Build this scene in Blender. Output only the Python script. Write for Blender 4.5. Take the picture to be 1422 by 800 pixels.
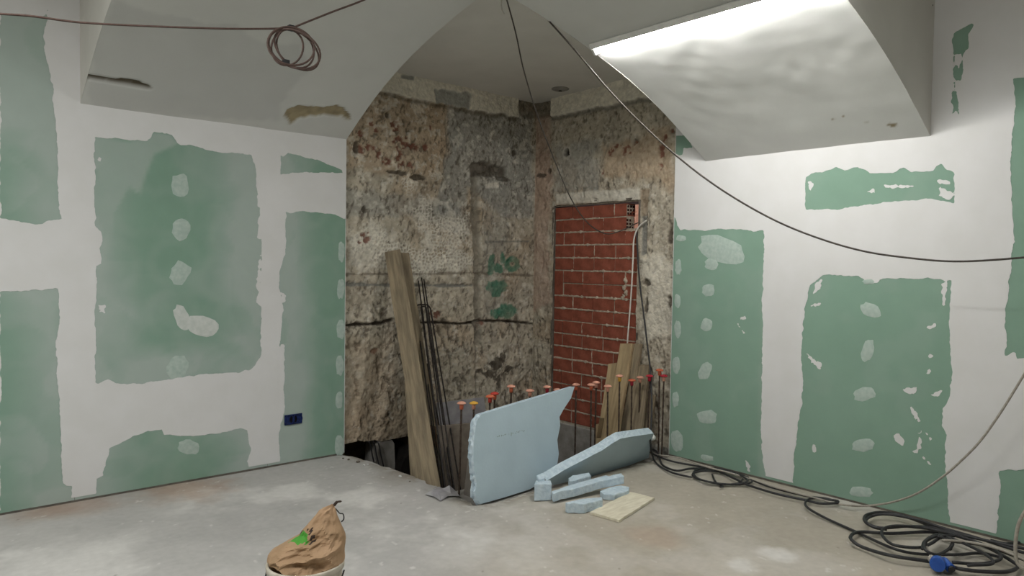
import bpy, math, random
import numpy as np
from mathutils import Vector, Matrix
random.seed(7)
rng = np.random.RandomState(11)
for o in list(bpy.data.objects): bpy.data.objects.remove(o, do_unlink=True)
C = bpy.context.scene.collection
S = bpy.context.scene

# ------------------------------------------------------------------ camera
# room axes: x runs along the left wall towards the corner, y along the right wall
F, PITCH, ROLL, TH, H = 1007.6, .033971, .014645, .718378, 1.45
cp, sp, cr, sr = math.cos(PITCH), math.sin(PITCH), math.cos(ROLL), math.sin(ROLL)
ZV = np.array([0, 0, 1.0])
rt0 = np.array([math.cos(TH), -math.sin(TH), 0]); fw0 = np.array([math.sin(TH), math.cos(TH), 0])
FWD = cp*fw0 - sp*ZV; up0 = sp*fw0 + cp*ZV
RT = cr*rt0 + sr*up0; UP = -sr*rt0 + cr*up0
ORG = np.array([0, 0, H])
cam_d = bpy.data.cameras.new('camera'); cam = bpy.data.objects.new('camera', cam_d); C.objects.link(cam)
cam_d.sensor_width = 36; cam_d.lens = F/1422*36; cam_d.clip_start = .02
M = Matrix.Identity(4)
for i in range(3):
    M[i][0] = RT[i]; M[i][1] = UP[i]; M[i][2] = -FWD[i]; M[i][3] = ORG[i]
cam.matrix_world = M
S.camera = cam

# ------------------------------------------------------------------ world, lights, exposure
W = bpy.data.worlds.new('world'); S.world = W; W.use_nodes = True
W.node_tree.nodes['Background'].inputs[0].default_value = (.75, .82, 1, 1)
W.node_tree.nodes['Background'].inputs[1].default_value = .3
S.view_settings.view_transform = 'Standard'; S.view_settings.look = 'None'
S.view_settings.gamma = 1; S.view_settings.use_curve_mapping = False
S.view_settings.exposure = 0.58
TUBE_STRENGTH = 98.0
def area(name, loc, sx, sy, power, col=(1, .98, .94), rot=(0, 0, 0)):
    l = bpy.data.lights.new(name, 'AREA'); l.shape = 'RECTANGLE'; l.size = sx; l.size_y = sy
    l.energy = power; l.color = col
    o = bpy.data.objects.new(name, l); o.location = loc; o.rotation_euler = rot; C.objects.link(o); return o
area('room_lamp', (-.5, 2.3, 3.2), .3, 1.3, 60, (1, 1, .98))
area('room_lamp', (1.9, -.7, 3.2), 1.3, .3, 15, (1, 1, .98))

# ------------------------------------------------------------------ helpers
def ray(px, py): return (px-711)/F*RT - (py-400)/F*UP + FWD
def hit(px, py, ax, v):
    d = ray(px, py); return ORG + (v-ORG[ax])/d[ax]*d
def at(px, py, depth): return ORG + depth*ray(px, py)
def hitp(px, py, p0, n):
    d = ray(px, py); return ORG + ((p0-ORG) @ n)/(d @ n)*d
def lin(r, g, b):
    f = lambda c: (c/255/12.92) if c/255 <= .04045 else ((c/255+.055)/1.055)**2.4
    return (f(r), f(g), f(b), 1)

class MB:
    def __init__(s): s.v = []; s.f = []; s.m = []
    def add(s, vs, fs, m=0):
        n = len(s.v); s.v += [tuple(map(float, p)) for p in vs]
        s.f += [tuple(i+n for i in f) for f in fs]; s.m += [m]*len(fs); return s
    def box(s, lo, hi, m=0):
        x0, y0, z0 = lo; x1, y1, z1 = hi
        return s.add([(x0,y0,z0),(x1,y0,z0),(x1,y1,z0),(x0,y1,z0),(x0,y0,z1),(x1,y0,z1),(x1,y1,z1),(x0,y1,z1)],
                     [(0,3,2,1),(4,5,6,7),(0,1,5,4),(1,2,6,5),(2,3,7,6),(3,0,4,7)], m)
    def quad(s, a, b, c, d, m=0): return s.add([a, b, c, d], [(0, 1, 2, 3)], m)
    def prism(s, pts, off, m=0):
        """closed prism: polygon pts (3D) and the same shifted by off"""
        n = len(pts); off = np.array(off)
        vs = [np.array(p, float) for p in pts]; vs += [p+off for p in vs]
        fs = [tuple(range(n-1, -1, -1)), tuple(range(n, 2*n))] + [(i, (i+1) % n, n+(i+1) % n, n+i) for i in range(n)]
        return s.add(vs, fs, m)
    def beam(s, a, b, w, t, side, m=0):
        """rectangular bar from a to b; width w along side, thickness t"""
        a = np.array(a, float); b = np.array(b, float); d = b-a; d /= np.linalg.norm(d)
        sd = np.array(side, float); sd -= (sd@d)*d; sd /= np.linalg.norm(sd); n = np.cross(d, sd)
        q = lambda p: [p-sd*w/2-n*t/2, p+sd*w/2-n*t/2, p+sd*w/2+n*t/2, p-sd*w/2+n*t/2]
        return s.add(q(a)+q(b), [(0,3,2,1),(4,5,6,7),(0,1,5,4),(1,2,6,5),(2,3,7,6),(3,0,4,7)], m)
    def tube(s, pts, r, n=8, m=0, caps=True):
        P = [np.array(p, float) for p in pts]; k = len(P)
        rs = r if hasattr(r, '__len__') else [r]*k
        T = [P[min(i+1, k-1)]-P[max(i-1, 0)] for i in range(k)]
        T = [t/max(np.linalg.norm(t), 1e-9) for t in T]
        ref = np.array([0, 0, 1.0]) if abs(T[0][2]) < .9 else np.array([1.0, 0, 0])
        nn = ref-(ref@T[0])*T[0]; nn /= np.linalg.norm(nn); vs = []
        for i in range(k):
            nn = nn-(nn@T[i])*T[i]; nn /= max(np.linalg.norm(nn), 1e-9); bb = np.cross(T[i], nn)
            for j in range(n):
                a = 2*math.pi*j/n; vs.append(P[i]+rs[i]*(math.cos(a)*nn+math.sin(a)*bb))
        fs = [(i*n+j, i*n+(j+1) % n, (i+1)*n+(j+1) % n, (i+1)*n+j) for i in range(k-1) for j in range(n)]
        if caps: fs += [tuple(range(n-1, -1, -1)), tuple((k-1)*n+j for j in range(n))]
        return s.add(vs, fs, m)
    def lathe(s, prof, n=20, c=(0, 0, 0), m=0):
        vs = [(c[0]+r*math.cos(2*math.pi*j/n), c[1]+r*math.sin(2*math.pi*j/n), c[2]+z) for r, z in prof for j in range(n)]
        k = len(prof)
        fs = [(i*n+j, i*n+(j+1) % n, (i+1)*n+(j+1) % n, (i+1)*n+j) for i in range(k-1) for j in range(n)]
        return s.add(vs, fs, m)
    def build(s, name, mat, parent=None, smooth=False, bevel=0):
        me = bpy.data.meshes.new(name); me.from_pydata(s.v, [], s.f)
        for mm in (mat if isinstance(mat, (list, tuple)) else [mat]): me.materials.append(mm)
        if any(s.m): me.polygons.foreach_set('material_index', s.m)
        if smooth: me.polygons.foreach_set('use_smooth', [True]*len(me.polygons))
        me.update()
        o = bpy.data.objects.new(name, me); C.objects.link(o)
        if parent: o.parent = parent
        if bevel:
            b = o.modifiers.new('bevel', 'BEVEL'); b.width = bevel; b.segments = 2; b.limit_method = 'ANGLE'
        return o
def thing(name, label, cat, loc=(0, 0, 0), group=None):
    o = bpy.data.objects.new(name, None); C.objects.link(o); o.location = loc; o.empty_display_size = .05
    return tag(o, label, cat, group)
def tag(o, label, cat, group=None):
    o['label'] = label; o['category'] = cat
    if group: o['group'] = group
    return o
def struct(o, label=None, cat=None):
    o['kind'] = 'structure'
    if label: o['label'] = label
    if cat: o['category'] = cat
    return o
def rebase(o, loc):
    """put the origin of a mesh at loc without moving it"""
    loc = Vector([float(c) for c in loc]); o.data.transform(Matrix.Translation(-loc)); o.location = loc; return o
def catmull(pts, k=8):
    P = [np.array(p, float) for p in pts]; P = [2*P[0]-P[1]]+P+[2*P[-1]-P[-2]]; out = []
    for i in range(1, len(P)-2):
        for t in np.linspace(0, 1, k, endpoint=False):
            a, b, c, d = P[i-1:i+3]
            out.append(.5*(2*b+(c-a)*t+(2*a-5*b+4*c-d)*t*t+(3*b-a-3*c+d)*t**3))
    out.append(P[-2]); return out

# numpy noise ---------------------------------------------------------
_lat = np.random.RandomState(5).rand(256, 256)
def vnoise(x, y, seed=0):
    x = np.asarray(x)+seed*17.3; y = np.asarray(y)+seed*9.1
    xi = np.floor(x).astype(int); yi = np.floor(y).astype(int); fx = x-xi; fy = y-yi
    fx = fx*fx*(3-2*fx); fy = fy*fy*(3-2*fy)
    g = lambda a, b: _lat[a % 256, b % 256]
    return (g(xi, yi)*(1-fx)+g(xi+1, yi)*fx)*(1-fy)+(g(xi, yi+1)*(1-fx)+g(xi+1, yi+1)*fx)*fy
def fbm(x, y, sc, octv=4, seed=0):
    r = 0; a = .5; tot = 0
    for i in range(octv):
        r = r+a*vnoise(x*sc, y*sc, seed+i); tot += a; a *= .55; sc *= 2.03
    return r/tot
def worley(x, y, sc, seed=0):
    x = x*sc+seed*3.7; y = y*sc; xi = np.floor(x).astype(int); yi = np.floor(y).astype(int)
    d1 = np.full(x.shape, 9.); d2 = np.full(x.shape, 9.)
    for i in (-1, 0, 1):
        for j in (-1, 0, 1):
            cx = xi+i; cy = yi+j
            px = cx+_lat[cx % 256, cy % 256]*.8+.1; py = cy+_lat[(cy+77) % 256, (cx+31) % 256]*.8+.1
            d = np.hypot(px-x, py-y); d2 = np.where(d < d1, d1, np.minimum(d2, d)); d1 = np.minimum(d1, d)
    return d1, d2
def sstep(a, b, x): t = np.clip((x-a)/(b-a), 0, 1); return t*t*(3-2*t)
def sdf_poly(U, V, poly):
    """signed distance, positive inside"""
    P = np.array(poly, float); n = len(P); d = np.full(U.shape, 1e9); ins = np.zeros(U.shape, bool)
    for i in range(n):
        a = P[i]; b = P[(i+1) % n]; e = b-a; L = max(e@e, 1e-12)
        t = np.clip(((U-a[0])*e[0]+(V-a[1])*e[1])/L, 0, 1)
        d = np.minimum(d, np.hypot(U-a[0]-t*e[0], V-a[1]-t*e[1]))
        c = (a[1] > V) != (b[1] > V)
        with np.errstate(divide='ignore', invalid='ignore'):
            xx = a[0]+(V-a[1])*e[0]/(e[1] if abs(e[1]) > 1e-12 else 1e-12)
        ins ^= c & (U < xx)
    return np.where(ins, d, -d)
def grid(u0, u1, v0, v1, st):
    us = np.linspace(u0, u1, max(2, int(round((u1-u0)/st))+1)); vs = np.linspace(v0, v1, max(2, int(round((v1-v0)/st))+1))
    return np.meshgrid(us, vs, indexing='ij')
def grid_mesh(name, mat, P, attrs={}, parent=None, keep=None, clip=None, flip=False, smooth=True):
    """P: (nu,nv,3) points. clip: signed field, faces kept where > 0 and cut along 0."""
    nu, nv = P.shape[:2]; V = P.reshape(-1, 3); idx = np.arange(nu*nv).reshape(nu, nv)
    a = idx[:-1, :-1].ravel(); b = idx[1:, :-1].ravel(); c = idx[1:, 1:].ravel(); d = idx[:-1, 1:].ravel()
    Q = np.stack([a, b, c, d], 1); A = {k: v.reshape(nu*nv, -1).astype(float) for k, v in attrs.items()}
    extraV = []; extraA = {k: [] for k in A}; extraF = []
    if clip is not None:
        s = clip.ravel(); pos = s[Q] > 0; full = pos.all(1); part = pos.any(1) & ~full
        cache = {}
        def cut(i, j):
            k = (min(i, j), max(i, j))
            if k in cache: return cache[k]
            t = s[k[0]]/(s[k[0]]-s[k[1]]); cache[k] = nu*nv+len(extraV)
            extraV.append(V[k[0]]*(1-t)+V[k[1]]*t)
            for n_ in A: extraA[n_].append(A[n_][k[0]]*(1-t)+A[n_][k[1]]*t)
            return cache[k]
        for q in Q[part]:
            out = []
            for m_ in range(4):
                i, j = int(q[m_]), int(q[(m_+1) % 4])
                if s[i] > 0: out.append(i)
                if (s[i] > 0) != (s[j] > 0): out.append(cut(i, j))
            if len(out) >= 3: extraF.append(out)
        Q = Q[full]
    F_ = [list(map(int, q)) for q in Q]+extraF
    if flip: F_ = [f[::-1] for f in F_]
    V = np.vstack([V]+([np.array(extraV)] if extraV else []))
    for k in A:
        if extraV: A[k] = np.vstack([A[k], np.array(extraA[k])])
    used = np.zeros(len(V), bool)
    for f in F_: used[f] = True
    remap = np.cumsum(used)-1
    F_ = [[int(remap[i]) for i in f] for f in F_]; V = V[used]
    me = bpy.data.meshes.new(name); me.from_pydata(V.tolist(), [], F_)
    for k, v in A.items():
        v = v[used]
        if v.shape[1] == 1:
            at_ = me.attributes.new(k, 'FLOAT', 'POINT'); at_.data.foreach_set('value', v[:, 0])
        else:
            at_ = me.attributes.new(k, 'FLOAT_COLOR', 'POINT')
            at_.data.foreach_set('color', np.hstack([v, np.ones((len(v), 1))]).ravel())
    me.materials.append(mat)
    if smooth: me.polygons.foreach_set('use_smooth', [True]*len(me.polygons))
    me.update()
    o = bpy.data.objects.new(name, me); C.objects.link(o)
    if parent: o.parent = parent
    return o

# ------------------------------------------------------------------ materials
def mat(name, c1, c2=None, scale=20, rough=.85, bump=.15, bscale=None, detail=6, metal=0, stretch=None, spec=.3, dist=.01, lo=.35, hi=.65):
    m = bpy.data.materials.new(name); m.use_nodes = True; nt = m.node_tree; b = nt.nodes['Principled BSDF']
    b.inputs['Roughness'].default_value = rough; b.inputs['Metallic'].default_value = metal
    b.inputs['Specular IOR Level'].default_value = spec
    c2 = c2 or tuple(c*.82 for c in c1[:3])+(1,)
    tc = nt.nodes.new('ShaderNodeTexCoord'); mp = nt.nodes.new('ShaderNodeMapping')
    nt.links.new(tc.outputs['Object'], mp.inputs[0])
    if stretch: mp.inputs['Scale'].default_value = stretch
    n = nt.nodes.new('ShaderNodeTexNoise'); n.inputs['Scale'].default_value = scale; n.inputs['Detail'].default_value = detail
    nt.links.new(mp.outputs[0], n.inputs['Vector'])
    r = nt.nodes.new('ShaderNodeValToRGB'); r.color_ramp.elements[0].color = c2; r.color_ramp.elements[1].color = c1
    r.color_ramp.elements[0].position = lo; r.color_ramp.elements[1].position = hi
    nt.links.new(n.outputs[0], r.inputs[0]); nt.links.new(r.outputs[0], b.inputs['Base Color'])
    if bump:
        n2 = nt.nodes.new('ShaderNodeTexNoise'); n2.inputs['Scale'].default_value = bscale or scale*3; n2.inputs['Detail'].default_value = 5
        nt.links.new(mp.outputs[0], n2.inputs['Vector'])
        bp = nt.nodes.new('ShaderNodeBump'); bp.inputs['Strength'].default_value = bump; bp.inputs['Distance'].default_value = dist
        nt.links.new(n2.outputs[0], bp.inputs['Height']); nt.links.new(bp.outputs[0], b.inputs['Normal'])
    return m
def vmat(name, rough=.9, bump=.3, bscale=60, var=.18, vscale=40, dist=.006, spec=.25):
    """albedo from the 'col' attribute of the surface, broken up with fine noise"""
    m = bpy.data.materials.new(name); m.use_nodes = True; nt = m.node_tree; b = nt.nodes['Principled BSDF']
    b.inputs['Roughness'].default_value = rough; b.inputs['Specular IOR Level'].default_value = spec
    a = nt.nodes.new('ShaderNodeAttribute'); a.attribute_name = 'col'
    tc = nt.nodes.new('ShaderNodeTexCoord')
    n = nt.nodes.new('ShaderNodeTexNoise'); n.inputs['Scale'].default_value = vscale; n.inputs['Detail'].default_value = 8
    nt.links.new(tc.outputs['Object'], n.inputs['Vector'])
    mr = nt.nodes.new('ShaderNodeMapRange'); mr.inputs[1].default_value = .25; mr.inputs[2].default_value = .75
    mr.inputs[3].default_value = 1-var; mr.inputs[4].default_value = 1+var
    nt.links.new(n.outputs[0], mr.inputs[0])
    mx = nt.nodes.new('ShaderNodeVectorMath'); mx.operation = 'SCALE'
    nt.links.new(a.outputs['Color'], mx.inputs[0]); nt.links.new(mr.outputs[0], mx.inputs['Scale'])
    nt.links.new(mx.outputs[0], b.inputs['Base Color'])
    n2 = nt.nodes.new('ShaderNodeTexNoise'); n2.inputs['Scale'].default_value = bscale; n2.inputs['Detail'].default_value = 6
    nt.links.new(tc.outputs['Object'], n2.inputs['Vector'])
    bp = nt.nodes.new('ShaderNodeBump'); bp.inputs['Strength'].default_value = bump; bp.inputs['Distance'].default_value = dist
    nt.links.new(n2.outputs[0], bp.inputs['Height']); nt.links.new(bp.outputs[0], b.inputs['Normal'])
    return m
def emat(name, col, st):
    m = bpy.data.materials.new(name); m.use_nodes = True; b = m.node_tree.nodes['Principled BSDF']
    b.inputs['Base Color'].default_value = col; b.inputs['Emission Color'].default_value = col; b.inputs['Emission Strength'].default_value = st
    return m
M_board = vmat('green_plasterboard', .85, .05, 300, .03, 8)
M_comp = mat('joint_compound', lin(214, 214, 214), lin(210, 210, 209), 6, .8, .10, 14, dist=.004)
M_fill = mat('filler', lin(176, 190, 182), lin(160, 178, 170), 40, .8, .1, 60)
M_fillw = mat('filler_white', lin(200, 204, 200), lin(185, 192, 187), 30, .8, .1, 60)
M_vault = vmat('vault_plaster', .85, .10, 7, .03, 5, dist=.02)
M_plaster = mat('ceiling_plaster', lin(212, 210, 204), lin(205, 203, 197), 3, .85, .2, 12, dist=.01)
M_mason = vmat('old_masonry', .95, .7, 50, .2, 30, dist=.014)
M_floor = vmat('concrete_floor', .75, .25, 40, .07, 25, dist=.004, spec=.35)
M_conc = mat('raw_concrete', lin(150, 147, 142), lin(120, 116, 110), 9, .9, .4, 40)
M_pit = mat('pit_earth', lin(134, 118, 98), lin(88, 76, 62), 8, .95, .8, 20, dist=.03)
M_brick = mat('hollow_brick', lin(146, 82, 64), lin(122, 66, 50), 14, .9, .25, 90)
M_brickd = mat('brick_hole', lin(60, 24, 18), lin(40, 16, 12), 14, .9, 0)
M_mortar = mat('mortar', lin(190, 178, 160), lin(156, 144, 128), 40, .95, .5, 120)
M_foam = mat('blue_foam', lin(182, 201, 211), lin(176, 195, 205), 5, .7, .08, 60)
M_foamc = mat('cut_blue_foam', lin(200, 214, 222), lin(178, 196, 208), 40, .8, .5, 60)
M_wood = mat('weathered_plank', lin(150, 136, 112), lin(112, 101, 84), 7, .85, .3, 30, stretch=(6, 6, .6))
M_woodw = mat('tan_plank', lin(172, 152, 118), lin(138, 120, 92), 7, .85, .3, 30, stretch=(6, 6, .6))
M_woodd = mat('brown_plank', lin(104, 76, 48), lin(78, 56, 36), 7, .85, .3, 30, stretch=(6, 6, .6))
M_ply = mat('pale_board', lin(222, 216, 196), lin(204, 196, 174), 9, .8, .2, 40, stretch=(1, 5, 1))
M_steel = mat('rebar_steel', lin(64, 60, 58), lin(44, 40, 38), 60, .6, .4, 200, metal=.5)
M_rust = mat('rusty_rebar', lin(84, 70, 60), lin(56, 46, 40), 60, .7, .4, 200, metal=.3)
M_caps = {'orange': mat('orange_plastic', lin(204, 108, 76), lin(188, 96, 68), 30, .5, 0),
          'peach': mat('faded_orange_plastic', lin(216, 160, 138), lin(200, 142, 122), 60, .6, .1),
          'red': mat('red_plastic', lin(192, 68, 56), lin(176, 58, 50), 30, .5, 0),
          'yellow': mat('yellow_plastic', lin(222, 176, 72), lin(206, 150, 60), 30, .5, 0),
          'crimson': mat('crimson_plastic', lin(178, 44, 60), lin(158, 40, 54), 30, .5, 0)}
M_black = mat('black_rubber_cable', lin(48, 48, 50), lin(36, 36, 38), 60, .5, 0, spec=.4)
M_greyc = mat('grey_cable', lin(168, 162, 152), lin(150, 144, 134), 60, .6, 0)
M_brownc = mat('brown_cable', lin(92, 74, 68), lin(76, 60, 54), 60, .6, 0)
M_whitec = mat('white_cable', lin(214, 210, 202), lin(200, 196, 188), 60, .5, 0)
M_darkc = mat('dark_grey_cable', lin(84, 78, 72), lin(64, 60, 56), 60, .6, 0)
M_blue = mat('blue_plastic', lin(34, 84, 168), lin(28, 72, 150), 30, .45, 0, spec=.5)
M_navy = mat('navy_box_plastic', lin(24, 44, 100), lin(14, 26, 60), 60, .5, .3, 60)
M_gap = mat('gap_shadow_board', lin(110, 104, 96), lin(84, 80, 74), 20, .95, 0)
M_hole = mat('dark_void', lin(26, 22, 20), lin(16, 14, 12), 20, .95, 0)
M_lampb = mat('lamp_housing', lin(225, 225, 222), lin(215, 215, 212), 20, .4, 0)
M_tube = emat('lit_tube', (1, .985, .95, 1), TUBE_STRENGTH)
M_paper = mat('kraft_paper', lin(172, 142, 112), lin(156, 128, 98), 10, .75, .25, 50)
M_greenp = mat('green_print', lin(84, 158, 60), lin(70, 140, 50), 20, .7, .1, 50)
M_ink = mat('dark_print', lin(64, 50, 42), lin(50, 40, 34), 20, .7, 0)
M_bucket = mat('bucket_plastic', lin(206, 200, 186), lin(176, 168, 152), 14, .55, .15, 30)
M_plastic = mat('grey_sheet', lin(168, 166, 168), lin(142, 140, 144), 12, .5, .3, 30)
M_stone = mat('rubble', lin(120, 112, 102), lin(84, 78, 70), 12, .95, .6, 30)

YL, XR, H0 = 4.883, 4.531, 1.45
XA = 2.62           # end of the left plasterboard wall
YB = 3.336          # end of the right plasterboard wall
Q1, Q2, P2 = .90, 1.575, 3.065   # ends of the vault ribs
ZS1, ZS2 = 2.345, 2.21
def smooth_profile(ds, zs):
    """rounded version of a measured vault section"""
    t = np.linspace(0, ds[-1], 300); z = np.interp(t, ds, zs)
    for _ in range(900): z[1:-1] = z[1:-1]+.25*(z[2:]-2*z[1:-1]+z[:-2])*2
    return lambda d: np.interp(d, t, z)
prof1 = smooth_profile([0, .1, .2, .4, .77, 1.1, 1.544, 2.2, 3.4], [2.345, 2.43, 2.505, 2.62, 2.77, 2.88, 2.985, 3.07, 3.1])
prof2 = smooth_profile([0, .16, .33, .64, 1.06, 1.6, 1.95, 2.6, 3.7], [2.21, 2.32, 2.42, 2.57, 2.72, 2.86, 2.93, 3.03, 3.08])

# ------------------------------------------------------------------ left and right plasterboard walls
GREEN = np.array(lin(124, 154, 137)[:3]); HAZE = np.array(lin(164, 176, 170)[:3]); WHT = np.array(lin(208, 205, 202)[:3])
def LW(p): q = hit(p[0], p[1], 1, YL); return (q[0], q[2])
def RW(p): q = hit(p[0], p[1], 0, XR); return (q[1], q[2])
left_green = [
 [(0,19),(60,22),(66,14),(67,20),(62,40),(61,75),(72,110),(75,150),(80,200),(81,260),(82,290),(86,304),(50,311),(0,304)],
 [(0,406),(40,404),(78,401),(82,408),(82,440),(78,470),(80,510),(82,560),(84,600),(87,672),(98,676),(100,692),(101,760),(0,800)],
 [(131,190),(150,192),(180,195),(205,196),(214,183),(240,186),(247,200),(270,203),(290,210),(350,216),(354,235),(357,255),(360,290),(357,330),(363,332),(363,360),(360,400),(355,420),(363,425),(362,495),(350,512),(330,517),(290,518),(235,527),(190,534),(165,533),(150,528),(136,532),(133,530),(132,420),(134,370),(140,366),(139,345),(142,340),(141,322),(132,315)],
 [(133,720),(134,664),(143,660),(148,640),(152,622),(185,606),(205,598),(224,597),(228,604),(262,606),(300,602),(335,594),(343,598),(348,625),(343,640),(346,652),(356,662)],
 [(389,215),(393,218),(400,213),(440,222),(476,235),(477,242),(450,240),(410,240),(390,242)],
 [(397,295),(410,294),(440,295),(465,298),(474,303),(500,303),(500,680),(388,680),(388,600),(395,570),(394,500),(388,480),(393,430),(388,400),(388,380),(396,350)]]
right_green = [
 [(930,188),(955,188),(958,193),(962,205),(950,206),(948,216),(930,213)],
 [(930,302),(938,302),(941,312),(945,319),(967,320),(997,319),(1019,317),(1046,321),(1061,319),(1061,366),(1059,419),(1060,460),(1059,490),(1058,550),(1057,604),(1059,640),(1063,662),(1064,720),(925,680)],
 [(1125,396),(1132,392),(1143,382),(1169,382),(1192,384),(1207,394),(1218,392),(1222,387),(1241,388),(1252,386),(1271,389),(1289,386),(1321,389),(1319,430),(1319,475),(1322,516),(1319,554),(1310,569),(1309,594),(1316,604),(1312,632),(1314,668),(1317,696),(1319,780),(1101,740),(1101,675),(1103,636),(1108,590),(1114,562),(1115,527),(1113,486),(1117,437),(1121,419)],
 [(1119,246),(1126,240),(1147,238),(1162,232),(1173,237),(1192,232),(1207,240),(1241,240),(1254,232),(1267,238),(1297,238),(1308,225),(1314,234),(1325,240),(1326,283),(1308,279),(1297,277),(1241,279),(1199,284),(1162,292),(1119,291)],
 [(1406,109),(1440,106),(1440,492),(1413,497),(1409,490),(1397,494),(1397,460),(1398,419),(1409,329),(1406,302),(1404,225),(1406,187),(1409,150),(1409,120)],
 [(1388,654),(1398,653),(1440,650),(1440,800),(1378,800),(1381,745),(1388,696)],
 [(1324,46),(1351,33),(1351,39),(1344,47),(1345,68),(1339,74),(1337,96),(1334,112),(1328,118),(1332,144),(1332,160),(1328,154),(1323,158),(1322,130),(1326,118),(1323,100),(1325,80),(1322,56)]]
# white scuffs and smears over the green sheets of the right wall
right_scuff = [[(1134,391),(1143,388),(1139,402),(1130,408)],[(1122,424),(1140,421),(1138,425),(1122,427)],
 [(1119,488),(1136,502),(1142,505),(1138,514),(1126,502)],[(1320,389),(1316,392),(1312,420),(1310,430),(1308,395)],
 [(1254,539),(1266,540),(1264,547),(1254,544)],[(1268,538),(1273,537),(1272,547),(1267,546)],[(1290,548),(1310,540),(1308,548),(1296,552)],
 [(1262,560),(1268,566),(1280,584),(1275,586),(1264,570)],[(1281,592),(1294,609),(1292,612),(1281,597)],[(1277,602),(1280,598),(1278,622),(1274,623)],
 [(1240,604),(1248,602),(1258,613),(1254,620),(1246,616)],[(1268,623),(1276,624),(1274,629),(1268,627)],[(1280,631),(1294,646),(1292,647),(1280,634)],
 [(1126,615),(1132,617),(1134,628),(1129,629)],[(1036,640),(1041,643),(1041,655),(1037,654)],[(1028,440),(1037,439),(1037,443),(1028,444)],[(1025,449),(1035,462),(1033,463),(1024,452)],
 [(1286,454),(1300,449),(1300,453),(1290,456)],[(1290,492),(1297,492),(1297,497),(1290,496)],[(1288,514),(1292,512),(1292,520),(1287,519)],
 [(1124,250),(1130,256),(1126,266),(1122,262)],[(1303,250),(1321,252),(1320,256),(1303,254)],[(1228,257),(1268,257),(1268,260),(1228,261)],[(1204,266),(1216,262),(1214,267)],[(1306,258),(1324,270),(1320,280),(1304,272)],
 [(1324,76),(1336,74),(1334,96),(1328,98)],[(1324,108),(1336,112),(1332,128),(1325,126)]]
left_scuff = [[(355,255),(363,258),(363,272),(357,268)],[(356,272),(363,270),(363,290),(358,286)],[(360,352),(363,352),(360,405),(355,400)],
 [(390,407),(396,408),(396,420),(390,424)],[(389,476),(395,480),(395,520),(389,560)],[(136,218),(141,218),(139,223),(136,222)],[(137,424),(146,425),(146,434),(138,434)]]
def side_wall(name, horiz, mapf, greens, scuffs, sheets, u0, u1, z1, hazef):
    root = bpy.data.objects.new(name, None); C.objects.link(root); struct(root)
    def P3(U, Z, off):
        return np.stack([U, np.full(U.shape, YL-off), Z], -1) if horiz else np.stack([np.full(U.shape, XR-off), U, Z], -1)
    for (a, b, c, d) in sheets:
        g = .0015
        U, Z = grid(a+g, b-g, c+g, d-g, .02)
        hz = hazef(U, Z)[..., None]
        col = GREEN*(1-hz)+HAZE*hz
        grid_mesh('plasterboard', M_board, P3(U, Z, 0), {'col': col}, root, flip=not horiz)
    # joint compound: everything of the wall that is not left green
    U, Z = grid(u0, u1, .03, z1, .008)
    s = np.full(U.shape, -9.)
    for g in greens: s = np.maximum(s, sdf_poly(U, Z, [mapf(p) for p in g]))
    w = (fbm(U, Z, 30, 4, 3)-.5)*.022 + (fbm(U, Z, 8, 3, 5)-.5)*.012
    s = -s+w
    for g in scuffs: s = np.maximum(s, sdf_poly(U, Z, [mapf(p) for p in g])+(fbm(U*1.0, Z*1.0, 60, 3, 9)-.5)*.03-.001)
    relief = .0015+.0012*fbm(U, Z, 3, 3, 2)
    P = P3(U, Z, 0)
    if horiz: P[..., 1] -= relief
    else: P[..., 0] -= relief
    grid_mesh('joint_compound', M_comp, P, {}, root, clip=s, flip=not horiz)
    return root
def hazeL(U, Z):
    n1 = fbm(U, Z, 2.2, 3, 21); n2 = fbm(U, Z, 6, 3, 25)
    d1, d2 = worley(U, Z, 3.2, 4)
    rings = sstep(.30, .42, d1)*sstep(.62, .46, d1)
    edge = np.zeros(U.shape)
    for x in (.86, 2.03): edge = np.maximum(edge, sstep(.42, .08, np.abs(U-x)))
    edge = np.maximum(edge, sstep(.30, .05, np.abs(Z-1.45))*sstep(1., .8, U))
    edge = np.maximum(edge, sstep(.30, .05, np.abs(Z-.66))*(U < 2.05)*(U > .86))
    edge = np.maximum(edge, sstep(1.9, 2.35, Z)*(U < .95)*1.2)
    h = edge*(.30+.75*n1)+.10*rings*n2*2+.25*sstep(.5, .7, n1)
    scr = fbm(U, Z, 3.4, 2, 27); scr2 = fbm(U, Z, 2.6, 2, 29)
    h += .20*sstep(.50, .53, scr)*(.3+edge)+.16*sstep(.55, .57, scr2)*(.4+edge)
    # pale grey scraped compound at the upper left of the middle sheet
    pl = [LW(p) for p in [(131,190),(180,195),(214,183),(240,186),(250,200),(215,215),(203,245),(195,272),(180,262),(160,300),(155,420),(150,530),(131,530)]]
    h = np.maximum(h, sstep(-.01, .02, sdf_poly(U, Z, pl))*(.55+.35*n2))
    return np.clip(h, 0, .92)
def hazeR(U, Z):
    n1 = fbm(U, Z, 3, 3, 31); h = .10*n1+.10*sstep(.55, .75, fbm(U, Z, 5, 3, 33))
    h += .5*sstep(.07, .0, np.abs(U-2.55))*n1
    return np.clip(h, 0, .8)
sheetsL = [(-3.0, -.34, 0.012, 3.3), (-.34, .86, .012, 1.45), (-.34, .86, 1.45, 3.3), (.86, 2.03, .012, .62), (.86, 2.03, .62, 2.5), (2.03, XA, .012, 1.93), (2.03, XA, 1.93, 2.5)]
sheetsR = [(2.43, YB, .012, 1.85), (2.43, YB, 1.85, 3.0), (1.30, 2.43, .012, 1.72), (1.30, 2.43, 1.72, 3.3), (.1, 1.30, .012, .75), (.1, 1.30, .75, 3.3), (-3.0, .1, .012, 3.3)]
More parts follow.
